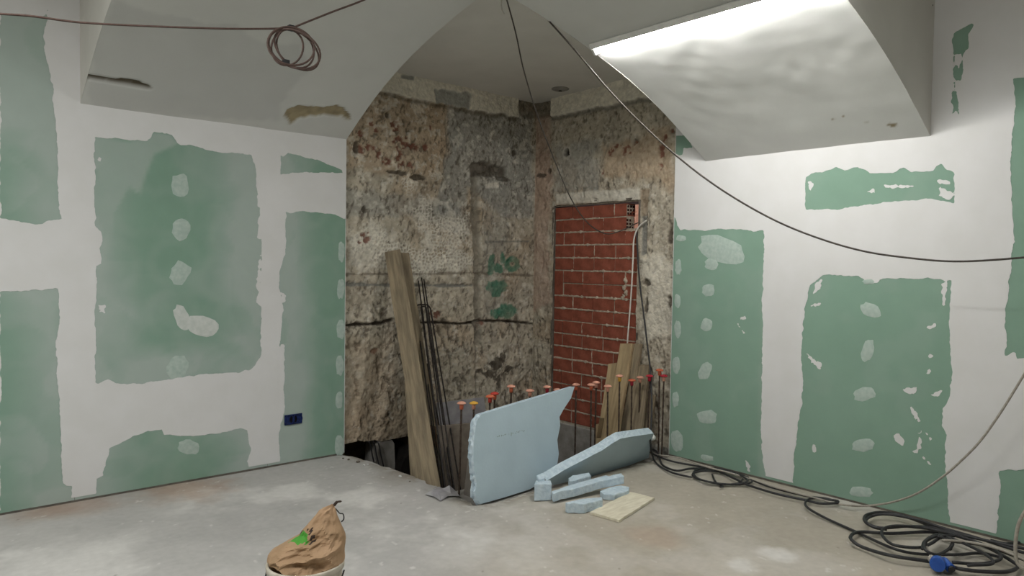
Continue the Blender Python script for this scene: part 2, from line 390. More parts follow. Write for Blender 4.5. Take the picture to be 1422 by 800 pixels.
wl = side_wall('wall_left', True, LW, left_green, left_scuff, sheetsL, -.1, XA, 3.3, hazeL)
wr = side_wall('wall_right', False, RW, right_green, right_scuff, sheetsR, .3, YB, 3.3, hazeR)
# studs/backing and strips coloured as the shade in the bottom gap
MB().box((-3, YL+.004, 0), (XA-.004, YL+.065, 3.3)).build('wall_core', M_conc, wl)
MB().box((XR+.004, -3, 0), (XR+.065, YB-.004, 3.3)).build('wall_core', M_conc, wr)
MB().box((-3, YL+.001, 0), (XA, YL+.003, .012)).build('floor_gap_shade', M_gap, wl)
MB().box((XR+.001, -3, 0), (XR+.003, YB, .012)).build('floor_gap_shade', M_gap, wr)
# cut edge of the sheets at the free ends of both walls
MB().box((XA-.003, YL-.0005, .012), (XA+.001, YL+.065, 2.95)).build('corner_bead', M_comp, wl)
MB().box((XR-.0005, YB-.003, .012), (XR+.065, YB+.001, 2.95)).build('corner_bead', M_comp, wr)
def patch(wall, horiz, px, py, w, h, rot, white=.0, seed=0):
    """dab of filler over a screw: thin blob, slightly thicker in the middle, screw dimple"""
    mapf = LW if horiz else RW
    c = mapf((px, py)); r_ = random.Random(int(px*7+py)); n = 16
    pts = []
    for i in range(n):
        a = 2*math.pi*i/n; k = (abs(math.cos(a))**2.6+abs(math.sin(a))**2.6)**(-1/2.6)*r_.uniform(.86, 1.1)
        x = math.cos(a)*w/2*k; y = math.sin(a)*h/2*k; cr_, sr_ = math.cos(rot), math.sin(rot)
        pts.append(mapf((px+x*cr_-y*sr_, py+x*sr_+y*cr_)))
    lim = XA-.004 if horiz else YB-.004
    pts = [(min(u, lim), z) for u, z in pts]; c = (min(c[0], lim-.004), c[1])
    f3 = (lambda u, z, o: (u, YL-o, z)) if horiz else (lambda u, z, o: (XR-o, u, z))
    vs = [f3(u, z, .0006) for u, z in pts]+[f3(c[0]+(u-c[0])*.8, c[1]+(z-c[1])*.8, .0024) for u, z in pts]+[f3(c[0], c[1], .003)]
    fs = [(i, (i+1) % n, n+(i+1) % n, n+i) for i in range(n)]+[(n+i, n+(i+1) % n, 2*n) for i in range(n)]
    MB().add(vs, fs).build('filler_patch', M_fillw if white else M_fill, wall, smooth=True)
for a in [(250,257,25,31,0),(251,318,25,31,.1),(250,379,26,34,.5),(253,441,20,36,-.4),(280,453,44,28,.15),(247,510,28,34,.5),(262,621,30,20,.2),
          (474,350,9,28,0),(473,401,10,28,0),(473,457,11,28,0),(472,508,11,28,0),(471,556,10,24,0),(471,618,13,30,0)]:
    patch(wl, True, *a, white=(a[0] in (253, 280)))
for a in [(988,367,18,16,0),(1003,346,64,36,.32),(984,403,18,17,0),(981,451,16,17,.3),(979,515,17,25,.3),(982,579,27,19,0),(982,636,18,8,.2),
          (946,331,14,9,0),(942,371,9,21,0),(941,418,9,19,0),(941,457,9,24,0),(939,507,10,23,0),(938,555,9,21,0),(940,613,18,30,-.2),
          (1209,431,30,18,.5),(1205,487,17,31,.25),(1201,547,31,19,-.25),(1198,618,31,19,-.15),(1196,683,32,15,.1),(1207,391,18,8,0)]:
    patch(wr, False, *a)

# ------------------------------------------------------------------ vaults and ceilings
VC = np.array(lin(204, 205, 202)[:3]); VD = np.array(lin(150, 138, 112)[:3]); VW = np.array(lin(192, 193, 191)[:3]); VDK = np.array(lin(92, 84, 70)[:3])
# left rib: springs from the left wall
U, D = grid(Q1, XA, 0, YL-P2+.25, .014)
Z = prof1(D)+(fbm(U, D, 2.5, 3, 41)-.5)*.012
Y = YL-D
def v1(p):   # pixel on the left vault -> (x, distance from the wall)
    d = ray(*p); t = 1.5
    while t < 9:
        P = ORG+t*d
        if P[2] > prof1(YL-P[1]): return (P[0], YL-P[1])
        t += .004
    return (P[0], YL-P[1])
col = np.broadcast_to(VC, U.shape+(3,)).copy()
big = sdf_poly(U, D, [v1(p) for p in [(130,120),(128,60),(160,0),(230,20),(300,35),(330,30),(345,50),(420,60),(425,100),(398,130),(388,165),(250,162),(130,145)]])
k = sstep(-.02, .02, big+(fbm(U, D, 8, 3, 44)-.5)*.1)[..., None]; col = col*(1-k*.75)+VW*.98*k*.75
dmg = sdf_poly(U, D, [v1(p) for p in [(394,160),(400,151),(415,146),(420,148),(450,149),(468,146),(474,149),(484,155),(487,166),(470,162),(450,160),(430,161),(416,166),(402,173),(398,166)]])+(fbm(U, D, 22, 4, 45)-.5)*.03
k = sstep(-.002, .006, dmg)[..., None]; col = col*(1-k)+(VD*(.6+.8*fbm(U, D, 30, 3, 46)[..., None]))*k
crk = sdf_poly(U, D, [v1(p) for p in [(120,104),(140,107),(170,110),(185,112),(208,119),(211,123),(205,124),(180,119),(150,114),(128,111),(120,109)]])+(fbm(U, D, 30, 4, 47)-.5)*.008
k2 = sstep(-.002, .005, crk)[..., None]; col = col*(1-k2)+VDK*k2
Z = Z+.012*k[..., 0]+.02*k2[..., 0]
vl = grid_mesh('ceiling_vault_left', M_vault, np.stack([U, Y, Z], -1), {'col': col}, flip=False); struct(vl)
# right rib
U, D = grid(Q2, P2, 0, XR-XA+.2, .014)
Z = prof2(D)+(fbm(U, D, 2.5, 3, 51)-.5)*.018
def v2(p):
    d = ray(*p); t = 1.5
    while t < 9:
        P = ORG+t*d
        if P[2] > prof2(XR-P[0]): return (P[1], XR-P[0])
        t += .004
    return (P[1], XR-P[0])
col = np.broadcast_to(VC*1.02, U.shape+(3,)).copy()
for px, py, r in [(1237, 172, .018), (1203, 169, .010), (1157, 166, .006), (1172, 161, .005), (1240, 175, .012)]:
    c = v2((px, py)); dd = np.hypot((U-c[0])*.7, (D-c[1])*1.5)
    k = sstep(r*1.2, r*.6, dd+(fbm(U, D, 50, 3, 55)-.5)*.02)[..., None]; col = col*(1-k)+VD*.8*k
vr = grid_mesh('ceiling_vault_right', M_vault, np.stack([XR-D, U, Z], -1), {'col': col}, flip=True); struct(vr)
# crossing of the two ribs
U, V = grid(Q1, XA+.0, Q2, P2+.0, .03)
Z = np.maximum(prof1(YL-V), prof2(XR-U))
struct(grid_mesh('ceiling_crossing', M_vault, np.stack([U, V, Z], -1), {'col': np.broadcast_to(VC, U.shape+(3,)).copy()}))
# end faces of the ribs (the spandrels seen beside each rib) and the flat ceilings
def spandrel(name, pts_low, ztop, m=M_plaster):
    b = MB()
    for (p, q) in zip(pts_low[:-1], pts_low[1:]):
        b.quad(p, q, (q[0], q[1], ztop), (p[0], p[1], ztop))
    return struct(b.build(name, m))
N = 40
ds = np.linspace(0, YL-Q2, N); spandrel('ceiling_arch_face', [(Q1, YL-d, float(prof1(d))) for d in ds], 3.3)
ds = np.linspace(0, XR-Q1, N); spandrel('ceiling_arch_face', [(XR-d, Q2, float(prof2(d))) for d in ds], 3.3)
ds = np.linspace(0, YL-P2, N); spandrel('ceiling_arch_face', [(XA, YL-d, float(prof1(d))) for d in ds], 3.3)
ds = np.linspace(0, XR-XA, N); spandrel('ceiling_arch_face', [(XR-d, P2, float(prof2(d))) for d in ds], 3.3)
struct(MB().box((-3, -3, 3.3), (XR+.3, Q2, 3.4)).box((-3, Q2, 3.3), (Q1, YL+.3, 3.4)).box((Q1, Q2, 3.3), (XR+.3, YL+.3, 3.4)).build('ceiling', M_plaster))
# ceiling over the stair opening, slightly domed
U, V = grid(XA-.05, 4.66, P2-.05, 5.0, .04)
Z = 2.93+.07*np.clip((5.0-V)/1.7, 0, 1)*np.clip((4.66-U)/1.5+.5, 0, 1)+(fbm(U, V, 3, 3, 61)-.5)*.01
sc = grid_mesh('ceiling_shaft', M_plaster, np.stack([U, V, Z], -1)); struct(sc)
# stained ceiling plate with a hook hole
pc = hit(778, 124, 2, 2.94)
b = MB().lathe([(.001, -.012), (.018, -.012), (.05, -.009), (.075, .0), (.078, .012)], 20, tuple(pc)); b.lathe([(.001, -.016), (.014, -.016), (.016, -.01)], 12, tuple(pc), 1)
tag(rebase(b.build('ceiling_plate', [M_conc, M_hole], smooth=True), pc), 'small round grey plate with a dark hole on the ceiling over the pit corner', 'ceiling plate')

# ------------------------------------------------------------------ old masonry of the stair corner
BASE = np.array(lin(170, 162, 146)[:3]); WARM = np.array(lin(172, 150, 124)[:3]); BLU = np.array(lin(146, 147, 142)[:3]); LIME = np.array(lin(224, 219, 206)[:3])
RED = np.array(lin(120, 78, 64)[:3]); DRK = np.array(lin(74, 66, 56)[:3]); PINK = np.array(lin(178, 152, 136)[:3]); CREAM = np.array(lin(226, 221, 206)[:3]); GRN = np.array(lin(40, 116, 92)[:3])
YM, XM = 4.955, 4.60
def MLp(p): q = hit(p[0], p[1], 1, YM); return (q[0], q[2])
def MRp(p): q = hit(p[0], p[1], 0, XM); return (q[1], q[2])
class Skin:
    def __init__(s, U, Z, mp, seed):
        s.U, s.Z, s.mp, s.sd = U, Z, mp, seed
        n = fbm(U, Z, 3, 5, seed)[..., None]; n2 = fbm(U, Z, 11, 4, seed+3)[..., None]
        s.col = BASE*(.84+.50*n)*(.84+.4*n2); w = sstep(.45, .65, fbm(U, Z, 1.8, 3, seed+7))[..., None]
        s.col = s.col*(1-.5*w)+WARM*.95*(.7+.6*n2)*.5*w
        s.h = (fbm(U, Z, 2.2, 3, seed+9)-.5)*.045+(fbm(U, Z, 9, 4, seed+11)-.5)*.028+(fbm(U, Z, 34, 3, seed+13)-.5)*.010
    def region(s, poly, soft=.03, rag=.10):
        return sstep(-soft, soft, sdf_poly(s.U, s.Z, [s.mp(p) for p in poly])+(fbm(s.U, s.Z, 9, 4, s.sd+17)-.5)*rag)
    def blob(s, px, py, rx, ry, rag=.5, sc=34):
        if rag >= .7: rx *= .8; ry *= .85
        c = s.mp((px, py)); a = s.mp((px+rx, py)); b = s.mp((px, py+ry))
        du = max(abs(a[0]-c[0]), .004); dz = max(abs(b[1]-c[1]), .004)
        d = np.hypot((s.U-c[0])/du, (s.Z-c[1])/dz)+(fbm(s.U, s.Z, sc, 3, s.sd+19)-.5)*rag*2
        return sstep(1.12, .88, d)
    def mix(s, m, c, k=1., dh=0):
        m = m[..., None]*k; s.col = s.col*(1-m)+c*m; s.h = s.h+m[..., 0]*dh
    def line(s, pts, w, c, dh, rag=.02, k=1):
        P = [s.mp(p) for p in pts]; d = np.full(s.U.shape, 9.)
        for a, b in zip(P[:-1], P[1:]):
            a = np.array(a); b = np.array(b); e = b-a; t = np.clip(((s.U-a[0])*e[0]+(s.Z-a[1])*e[1])/(e@e), 0, 1)
            d = np.minimum(d, np.hypot(s.U-a[0]-t*e[0], s.Z-a[1]-t*e[1]))
        d = d+(fbm(s.U, s.Z, 16, 4, s.sd+23)-.5)*rag
        s.mix(sstep(w, w*.4, d), c, k, dh)
    def pits(s, m, thr, slant=1., depth=-.018, c=DRK, sc=1.):
        n = fbm(s.U*26*sc+s.Z*slant*10*sc, s.Z*11*sc-s.U*slant*8*sc, 1, 3, s.sd+29)
        s.mix(sstep(thr+.02, thr+.10, n)*m, c, .65, depth)
# ---- left face
U, Z = grid(2.56, XM+.05, .03, 3.02, .0085)
s = Skin(U, Z, MLp, 100)
one = np.ones(U.shape)
s.mix(s.region([(470,260),(540,270),(620,280),(650,300),(655,330),(560,300),(470,300)]), BLU, .55)
s.mix(s.region([(618,150),(740,160),(740,300),(700,300),(650,260),(640,300),(600,300),(618,240)]), BLU, .75, -.008)
s.mix(s.region([(480,130),(622,140),(622,210),(600,245),(560,245),(480,232)]), WARM, .6, .012)
lowm = sstep(1.05, .75, Z); midm = sstep(1.0, 1.3, Z)
s.pits(one*sstep(1.35, .9, Z), .60, 1.2)
s.pits(one*midm, .70, .4, -.012)
s.pits(one, .60, -1.0, -.008, DRK*1.2, 2.1)
s.mix(sstep(.60, .72, fbm(U, Z, 24, 4, 151)), LIME*.9, .45, .002); s.mix(sstep(.58, .70, fbm(U, Z, 17, 5, 153)), DRK*1.7, .32, -.004)
# lime honeycomb left by old tiles
hm = np.maximum.reduce([s.region([(482,322),(520,312),(545,330),(560,345),(600,350),(650,345),(660,368),(600,385),(540,378),(482,372)], .03, .16),
                        s.region([(560,250),(610,300),(650,300),(655,345),(600,345),(575,300)], .03, .2)*.8])
d1, d2 = worley(U, Z, 34, 3)
ring = sstep(.30, .12, d2-d1)
s.mix(hm*sstep(.35, .6, fbm(U, Z, 7, 4, 131)), LIME, .45, .002); s.mix(hm*ring*sstep(.32, .5, fbm(U, Z, 6, 3, 133)), LIME, .9, .006)
s.mix(hm*sstep(.34, .2, d1)*sstep(.38, .6, fbm(U, Z, 5, 3, 135)), DRK*1.8, .4, -.004)
s.mix(sstep(.62, .72, fbm(U, Z, 14, 5, 137))*sstep(.8, 1.4, Z), LIME, .5, .003)
for a in [(555,198,16,10),(548,176,8,8),(512,205,8,5),(500,208,4,8),(525,213,4,10),(522,180,4,4),(555,222,7,12),(535,225,6,6),(568,228,4,7),(575,205,9,7),(597,176,2,7),(590,206,4,6),(500,186,5,6),(515,172,4,4),(506,331,11,11),(604,437,8,6),(668,447,8,5),(668,237,8,4),(665,455,6,4),(521,487,6,5)]:
    s.mix(s.blob(*a, rag=.7)*sstep(.36, .50, fbm(U, Z, 38, 3, 161)), RED, .9, -.014)
for a in [(580,246,10,4),(666,232,12,6),(715,212,3,5),(700,248,10,4),(493,205,4,9),(537,160,3,4),(552,240,14,3),(505,290,3,5)]:
    s.mix(s.blob(*a, rag=.6), DRK, .85, -.02)
# dark wet blotch low in the middle
for a in [(690,505,9,10),(680,520,10,5),(698,495,7,6),(705,512,6,4),(668,515,6,4),(692,530,4,8)]:
    s.mix(s.blob(*a, rag=.9), DRK*.8, .85, -.008)
# old wall chase: vertical recess with a dark head
s.mix(s.region([(655,226),(664,226),(667,300),(668,380),(670,480),(660,480),(658,380),(656,300)], .008, .02), BASE*.55, .75, -.045)
s.mix(s.region([(653,228),(670,224),(704,232),(705,243),(676,246),(655,244)], .012, .04), DRK, .8, -.05)
s.mix(s.region([(672,250),(700,246),(706,300),(700,440),(672,440)], .03, .04), BLU, .3, -.012)
s.mix(s.region([(672,256),(695,252),(694,260),(676,262)], .01, .05), LIME, .7, 0)
# course lines, crack
s.line([(480,381),(560,381),(620,380),(655,379),(740,383)], .012, DRK*1.8, -.008, .02, .6)
s.line([(480,395),(560,396),(650,397),(655,396)], .016, BLU*.6, -.012, .03, .8)
s.line([(675,336),(735,335)], .012, BLU*.5, -.006, .02, .6)
s.line([(480,452),(530,449),(545,444)], .018, DRK*.8, -.03, .025)
s.line([(560,447),(600,448),(640,450),(668,446),(700,446),(742,450),(765,453)], .015, DRK*.8, -.03, .02)
s.line([(661,450),(661,560)], .008, BASE*.4, -.012, .01, .8)
s.line([(618,160),(620,200),(617,230)], .010, BASE*.5, -.01, .03, .6)
# warm strip with the shade beside the planks painted in, lower left colour
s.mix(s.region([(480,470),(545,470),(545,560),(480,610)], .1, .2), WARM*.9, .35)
# green spray marks
def ringm(px, py, r, w):
    c = s.mp((px, py)); rr = abs(s.mp((px+r, py))[0]-c[0]); rz = abs(s.mp((px, py+r))[1]-c[1])
    d = np.hypot((U-c[0])/rr, (Z-c[1])/rz)+(fbm(U, Z, 20, 3, 171)-.5)*.5; return sstep(w, w*.5, np.abs(d-1))
g = np.maximum.reduce([s.blob(683,366,5,15,.35), s.blob(692,373,7,7,.5), s.blob(698,360,4,8,.5), ringm(711,367,7,.75), s.blob(692,398,14,9,.35), s.blob(690,406,7,7,.4), s.blob(705,432,13,11,.35), s.blob(690,436,7,6,.5)])
s.mix(g*(.45+.6*fbm(U, Z, 12, 3, 173)), GRN, .95)
# cream plaster strip under the ceiling
edge = 2.765+(fbm(U, Z*0, 9, 4, 181)-.5)*.05
xc0 = MLp((719, 160))[0]
cm = sstep(-.004, .006, Z-edge)*(U < xc0)
gap = s.region([(600,122),(652,130),(650,160),(604,150)], .01, .06)
s.col = np.where(cm[..., None] > .5, CREAM, s.col); s.mix(cm, CREAM*(.96), 1, .018); s.mix(cm*gap, BLU*.95, .8, -.02); s.mix(cm*s.region([(556,104),(574,106),(573,112),(556,109)], .005, .01), BLU*.7, .8, -.01)
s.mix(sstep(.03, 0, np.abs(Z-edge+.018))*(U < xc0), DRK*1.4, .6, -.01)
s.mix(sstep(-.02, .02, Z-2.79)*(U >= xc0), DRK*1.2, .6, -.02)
s.h = s.h*sstep(XM+.04, XM-.1, U)
# ragged lower edge, undercut at the left
clip = Z-(np.interp(U, [2.5, 2.72, 2.9, 3.2, 3.3], [.07, .06, .045, -.02, -.2])+(fbm(U, Z, 10, 4, 191)-.5)*.05)
ml = grid_mesh('wall_masonry_left', M_mason, np.stack([U, YM-s.h, Z], -1), {'col': np.clip(s.col, 0, 1)}, clip=clip); struct(ml)
# ---- right face, with the bricked-up opening
U, Z = grid(YB-.12, YM+.02, -.12, 3.02, .0085)
s = Skin(U, Z, MRp, 300); one = np.ones(U.shape)
s.pits(one, .62, -1.0, -.008, DRK*1.2, 2.1); s.mix(sstep(.60, .72, fbm(U, Z, 24, 4, 351)), LIME*.9, .45, .002); s.mix(sstep(.58, .70, fbm(U, Z, 17, 5, 353)), DRK*1.7, .3, -.004)
s.pits(one*sstep(.2, .9, 1.6-Z), .62, -.6); s.pits(one*sstep(1.2, 1.5, Z), .68, -.3, -.012)
s.mix(s.region([(838,205),(930,180),(940,260),(840,250)], .05, .2), WARM, .65, .01)
s.mix(s.region([(735,160),(762,160),(768,250),(762,330),(765,420),(735,440)], .03, .10), PINK, .6)
s.mix(s.region([(770,200),(830,200),(830,260),(770,270)], .05, .2), BLU*1.1, .5)
s.mix(s.region([(890,360),(935,360),(935,470),(898,470)], .03, .2), LIME*.98, .5, .006)
for a in [(850,213,5,7),(868,210,7,9),(895,206,3,5),(920,206,6,14),(918,232,5,5),(905,182,4,3),(926,190,4,6),(858,202,5,3),(868,232,3,5),(838,240,3,5),(935,182,3,4),(882,198,4,4)]:
    s.mix(s.blob(*a, rag=.7)*sstep(.36, .50, fbm(U, Z, 38, 3, 161)), RED, .9, -.012)
for a in [(763,237,3,4),(751,244,6,3),(900,392,5,5),(898,425,3,12),(932,330,4,10),(917,252,1.5,2),(826,278,3,2),(931,420,3,8)]:
    s.mix(s.blob(*a, rag=.5), DRK, .85, -.02)
c = MRp((788, 212)); d = np.hypot((U-c[0]), (Z-c[1])*1.0)
s.mix(sstep(.038, .03, d), DRK*.35, 1, -.06); s.mix(sstep(.07, .045, d)*sstep(.03, .04, d), LIME*.8, .5)
s.line([(835,235),(846,200)], .008, BASE*.5, -.006, .03, .5)
# plaster strip at the top, rough lintel over the opening
edge = 2.775+(fbm(U, Z*0, 9, 4, 381)-.5)*.04; yc0 = MRp((766, 160))[0]
cm = sstep(-.004, .006, Z-edge)*(U < yc0)
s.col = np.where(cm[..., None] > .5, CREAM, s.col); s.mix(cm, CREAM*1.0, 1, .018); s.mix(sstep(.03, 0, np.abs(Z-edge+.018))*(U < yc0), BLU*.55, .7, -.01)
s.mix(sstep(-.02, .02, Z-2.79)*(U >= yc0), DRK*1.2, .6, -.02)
s.mix(s.region([(773,270),(888,262),(888,277),(773,283)], .01, .03), LIME*.92, .75, .008)
s.mix(s.region([(767,280),(772,280),(771,350),(768,352)], .006, .01), LIME*.9, .5, .01)
s.mix(s.region([(891,300),(900,296),(899,352),(892,356)], .006, .01), BLU*.6, .8, -.015)
s.mix(s.region([(889,262),(902,262),(900,300),(890,300)], .006, .01), WARM*.7, .6, -.01)
s.mix(sstep(.05, .02, Z), BLU*1.05, .8, 0)
OY0, OY1, OZ0, OZ1 = 3.735, 4.70, .045, 1.975
inside = np.minimum(np.minimum(U-OY0, OY1-U), np.minimum(Z-OZ0, OZ1-Z))
s.h = s.h*sstep(-.0, .05, YM-U)*(.3+.7*sstep(0, .05, -inside))
mr_ = grid_mesh('wall_masonry_right', M_mason, np.stack([XM-s.h, U, Z], -1), {'col': np.clip(s.col, 0, 1)}, clip=-inside+(fbm(U, Z, 14, 3, 391)-.5)*.012, flip=True); struct(mr_)
# backing of both old walls, with the opening left free
struct(MB().box((XA-.1, YM+.055, .06), (XM+.35, YM+.4, 3.3)).build('wall_masonry_core', M_stone))
b = MB().box((XM+.05, OY1, -1.2), (XM+.35, YM+.055, 3.3)).box((XM+.05, YB-.1, -1.2), (XM+.35, OY0, 3.3)).box((XM+.05, OY0, OZ1), (XM+.35, OY1, 3.3)).box((XM+.05, OY0, -1.2), (XM+.35, OY1, OZ0))
b.box((XM, OY0-.02, OZ0), (XM+.06, OY0, OZ1)).box((XM, OY1, OZ0), (XM+.06, OY1+.02, OZ1)).box((XM+.002, OY0, OZ1), (XM+.06, OY1, OZ1+.02))
struct(b.build('wall_masonry_core', M_stone))

# bricked-up opening: every brick a part
wb = bpy.data.objects.new('wall_infill', None); C.objects.link(wb); wb['kind'] = 'structure'
ncourse = 17; pitch = (OZ1-.012-OZ0)/ncourse; XF = XM+.018
bmesh_cache = {}
def brick_mesh(L, Hh, hollow=False):
    k = (round(L, 3), round(Hh, 3), hollow)
    if k in bmesh_cache: return bmesh_cache[k]
    b = MB(); t = .11; e = .0025
    # chamfered face
    b.add([(0, 0, 0), (0, L, 0), (0, L, Hh), (0, 0, Hh), (-e, e, e), (-e, L-e, e), (-e, L-e, Hh-e), (-e, e, Hh-e), (t, 0, 0), (t, L, 0), (t, L, Hh), (t, 0, Hh)],
          [(4, 7, 6, 5), (0, 4, 5, 1), (1, 5, 6, 2), (2, 6, 7, 3), (3, 7, 4, 0), (0, 1, 9, 8), (2, 3, 11, 10), (1, 2, 10, 9), (3, 0, 8, 11), (8, 9, 10, 11)])
    if hollow:
        for i in range(3):
            for j in range(3):
                x0 = .008+i*.034; z0 = .010+j*(Hh-.014)/3
                b.quad((x0, -.0006, z0), (x0, -.0006, z0+.020), (x0+.024, -.0006, z0+.020), (x0+.024, -.0006, z0), 1)
    o = b.build('brick', [M_brick, M_brickd]); me = o.data; bpy.data.objects.remove(o); bmesh_cache[k] = me
    return me
def put_brick(y, z, L, Hh, hollow=False):
    o = bpy.data.objects.new('brick', brick_mesh(L, Hh, hollow)); C.objects.link(o); o.parent = wb
    o.location = (XF+random.uniform(-.004, .005), y, z); o.rotation_euler = (random.uniform(-.008, .008), 0, random.uniform(-.012, .012))
mort = MB()
mort.box((XF+.006, OY0, OZ0-.02), (XF+.10, OY1, OZ1-2*pitch)).box((XF+.006, OY0+.14, OZ1-2*pitch), (XF+.10, OY1, OZ1-.03))
bl = .232; jt = .010
for i in range(ncourse):           # from the bottom up; left in the photo is large y
    z = OZ0+i*pitch; hb = pitch-jt; top = i >= ncourse-2
    pair = (i//2) % 4; y = OY1-.006; k = i % 2
    standing = pair in (0, 2, 3) and (i//2) not in (8,)
    if (i//2) in (1, 3, 5, 7):     # a brick stood on end at the left, two courses high
        if k == 0: put_brick(y-.10, z, .10, hb+pitch)
        y -= .10+jt
    elif (i//2) in (2, 6) and k == 1: y += 0
    elif k == 1 and (i//2) in (0, 4): pass
    off = {0: bl, 2: bl, 4: bl*.98, 6: bl, 8: bl*.9}.get(i//2, bl)
    first = True
    limit = OY0+.012 if not top else OY0+.14
    while y > limit+.04:
        L = (off if first else bl)*random.choice([1, 1, 1, .97]); first = False
        L = min(L, y-limit)
        if y-L-limit < .05: L = y-limit
        put_brick(y-L, z+random.uniform(-.002, .002), round(L, 2), hb, hollow=(top and y-L-limit < .02))
        # squeezed mortar beside the brick, only in places
        if random.random() < .45 and y-L > limit+.02:
            zz = z+random.uniform(0, .02); n = 6; yy = y-L-jt/2
            mort.tube([(XF-.001+random.uniform(0, .003), yy+random.uniform(-.003, .003), zz+(hb-.01)*q/n) for q in range(n+1)], [random.uniform(.003, .007) for q in range(n+1)], 6)
        y -= L+jt*random.uniform(.3, 1)
    # ragged bed joint
    yy = OY1-.01
    while yy > OY0+.03 and i < ncourse-1:
        ln = random.uniform(.12, .5)
        if random.random() < .85:
            n = max(3, int(ln/.02)); zz = z+pitch-jt/2
            pts = []; rs = []
            for q in range(n+1):
                y_ = yy-ln*q/n
                if y_ < (OY0+.01): break
                pts.append((XF+.002, y_, zz+random.uniform(-.003, .002))); rs.append(random.choice([.006, .0075, .009, .010, .016 if random.random() < .25 else .009]))
            if i == ncourse-2 or len(pts) < 2: pass
            if len(pts) > 1 and not (top and pts[-1][1] < OY0+.13): mort.tube(pts, rs, 6)
        yy -= ln+random.uniform(0, .05)
for q in [(.09, 1.24), (.07, 1.20), (.10, 1.16), (.08, 1.30)]:
    yv = OY0+q[0]+.05
    mort.tube([(XF, yv+random.uniform(-.01, .01), q[1]+j*.012) for j in range(5)], [.008, .016, .02, .014, .007], 7)
mort.add(*(lambda p: (p, [(0, 1, 2, 3)]))([(XF+.004, OY1+.01, OZ1-.01), (XF+.004, OY0, OZ1-.01), (XF+.004, OY0, OZ1+.02), (XF+.004, OY1+.01, OZ1+.02)]))
mo = mort.build('mortar', M_mortar, wb, smooth=False); mo['kind'] = 'stuff'
# what is seen through the missing bricks: the lit brick wall of the next room
b = MB().box((XM+1.2, OY0-1.2, 1.0), (XM+1.3, OY1+1.0, 2.6)); struct(b.build('wall_behind_opening', mat('pale_brick', lin(230, 176, 150), lin(190, 130, 104), 30, .9, .3)))
l = bpy.data.lights.new('next_room_fill', 'POINT'); l.energy = 14; l.shadow_soft_size = .1  # unseen point light added to brighten the brick behind the hole
lo_ = bpy.data.objects.new('next_room_fill', l); lo_.location = (XM+.7, 4.1, 2.3); C.objects.link(lo_)

# ------------------------------------------------------------------ floor, pit
FE = [(XA-.1, YL+.12), (XA+.0, YL+.12), (2.61, 4.88), (2.665, 4.79), (2.70, 4.44), (2.73, 4.16), (2.712, 3.86), (2.725, 3.63), (2.685, 3.40), (2.80, 3.355), (3.30, 3.352), (3.9, 3.345), (4.60, 3.34)]
U, V = grid(-.6, 4.60, .4, YL+.1, .0125)
poly = [(-3, -3), (4.64, -3), (4.64, 3.34)]+FE[::-1][1:]+[(-3, 5.0)]
d = sdf_poly(U, V, poly)
rag = (fbm(U, V, 14, 4, 501)-.5)*.045*sstep(.25, 0., np.abs(d))
d = d+rag
def FL(p): q = hit(p[0], p[1], 2, 0); return (q[0], q[1])
CB = np.array(lin(170, 163, 150)[:3]); CG = np.array(lin(176, 176, 176)[:3]); CWh = np.array(lin(214, 212, 208)[:3]); CR = np.array(lin(164, 130, 104)[:3]); CDK = np.array(lin(122, 112, 96)[:3])
n1 = fbm(U, V, 1.3, 4, 511)[..., None]; n2 = fbm(U, V, 5, 5, 513)[..., None]; n3 = fbm(U, V, 22, 4, 515)[..., None]
col = CB*(.82+.36*n1)*(.9+.2*n2)
leftm = sstep(-.4, 1.2, (V-1.05*U))[..., None]       # dustier towards the left wall
col = col*(1-.75*leftm)+CG*(.86+.28*n2)*.75*leftm
k = (sstep(.5, .75, fbm(U, V, 2.6, 5, 517))[..., None])*(.25+.5*leftm); col = col*(1-k)+CWh*k
def spot(px, py, r, c, kk, sc=6, sq=1.0):
    global col
    q = FL((px, py)); dd = np.hypot(U-q[0], (V-q[1])*sq)/r+(fbm(U, V, sc, 4, int(px))-.5)*.9
    m_ = sstep(1.1, .3, dd)[..., None]*kk; col = col*(1-m_)+c*m_
spot(250, 680, .38, CR, .55); spot(120, 700, .3, CR, .35); spot(60, 710, .25, CR*.9, .35); spot(660, 640, .35, CB*.8, .3); spot(560, 660, .25, CDK, .35)
spot(905, 745, .22, CR*1.1, .25); spot(1080, 770, .12, CWh, .7, 20); spot(1030, 785, .10, CWh, .6, 20); spot(640, 760, .3, CWh, .3, 10); spot(1180, 700, .25, CWh, .4, 14); spot(100, 780, .4, CWh, .6)
# white paint specks and small dark chips
sp_ = sstep(.80, .84, fbm(U, V, 22, 3, 531))[..., None]; col = col*(1-sp_*.5)+CWh*1.05*sp_*.5
sp_ = sstep(.93, .95, fbm(U, V, 34, 2, 533))[..., None]; col = col*(1-sp_*.5)+CDK*.6*sp_*.5
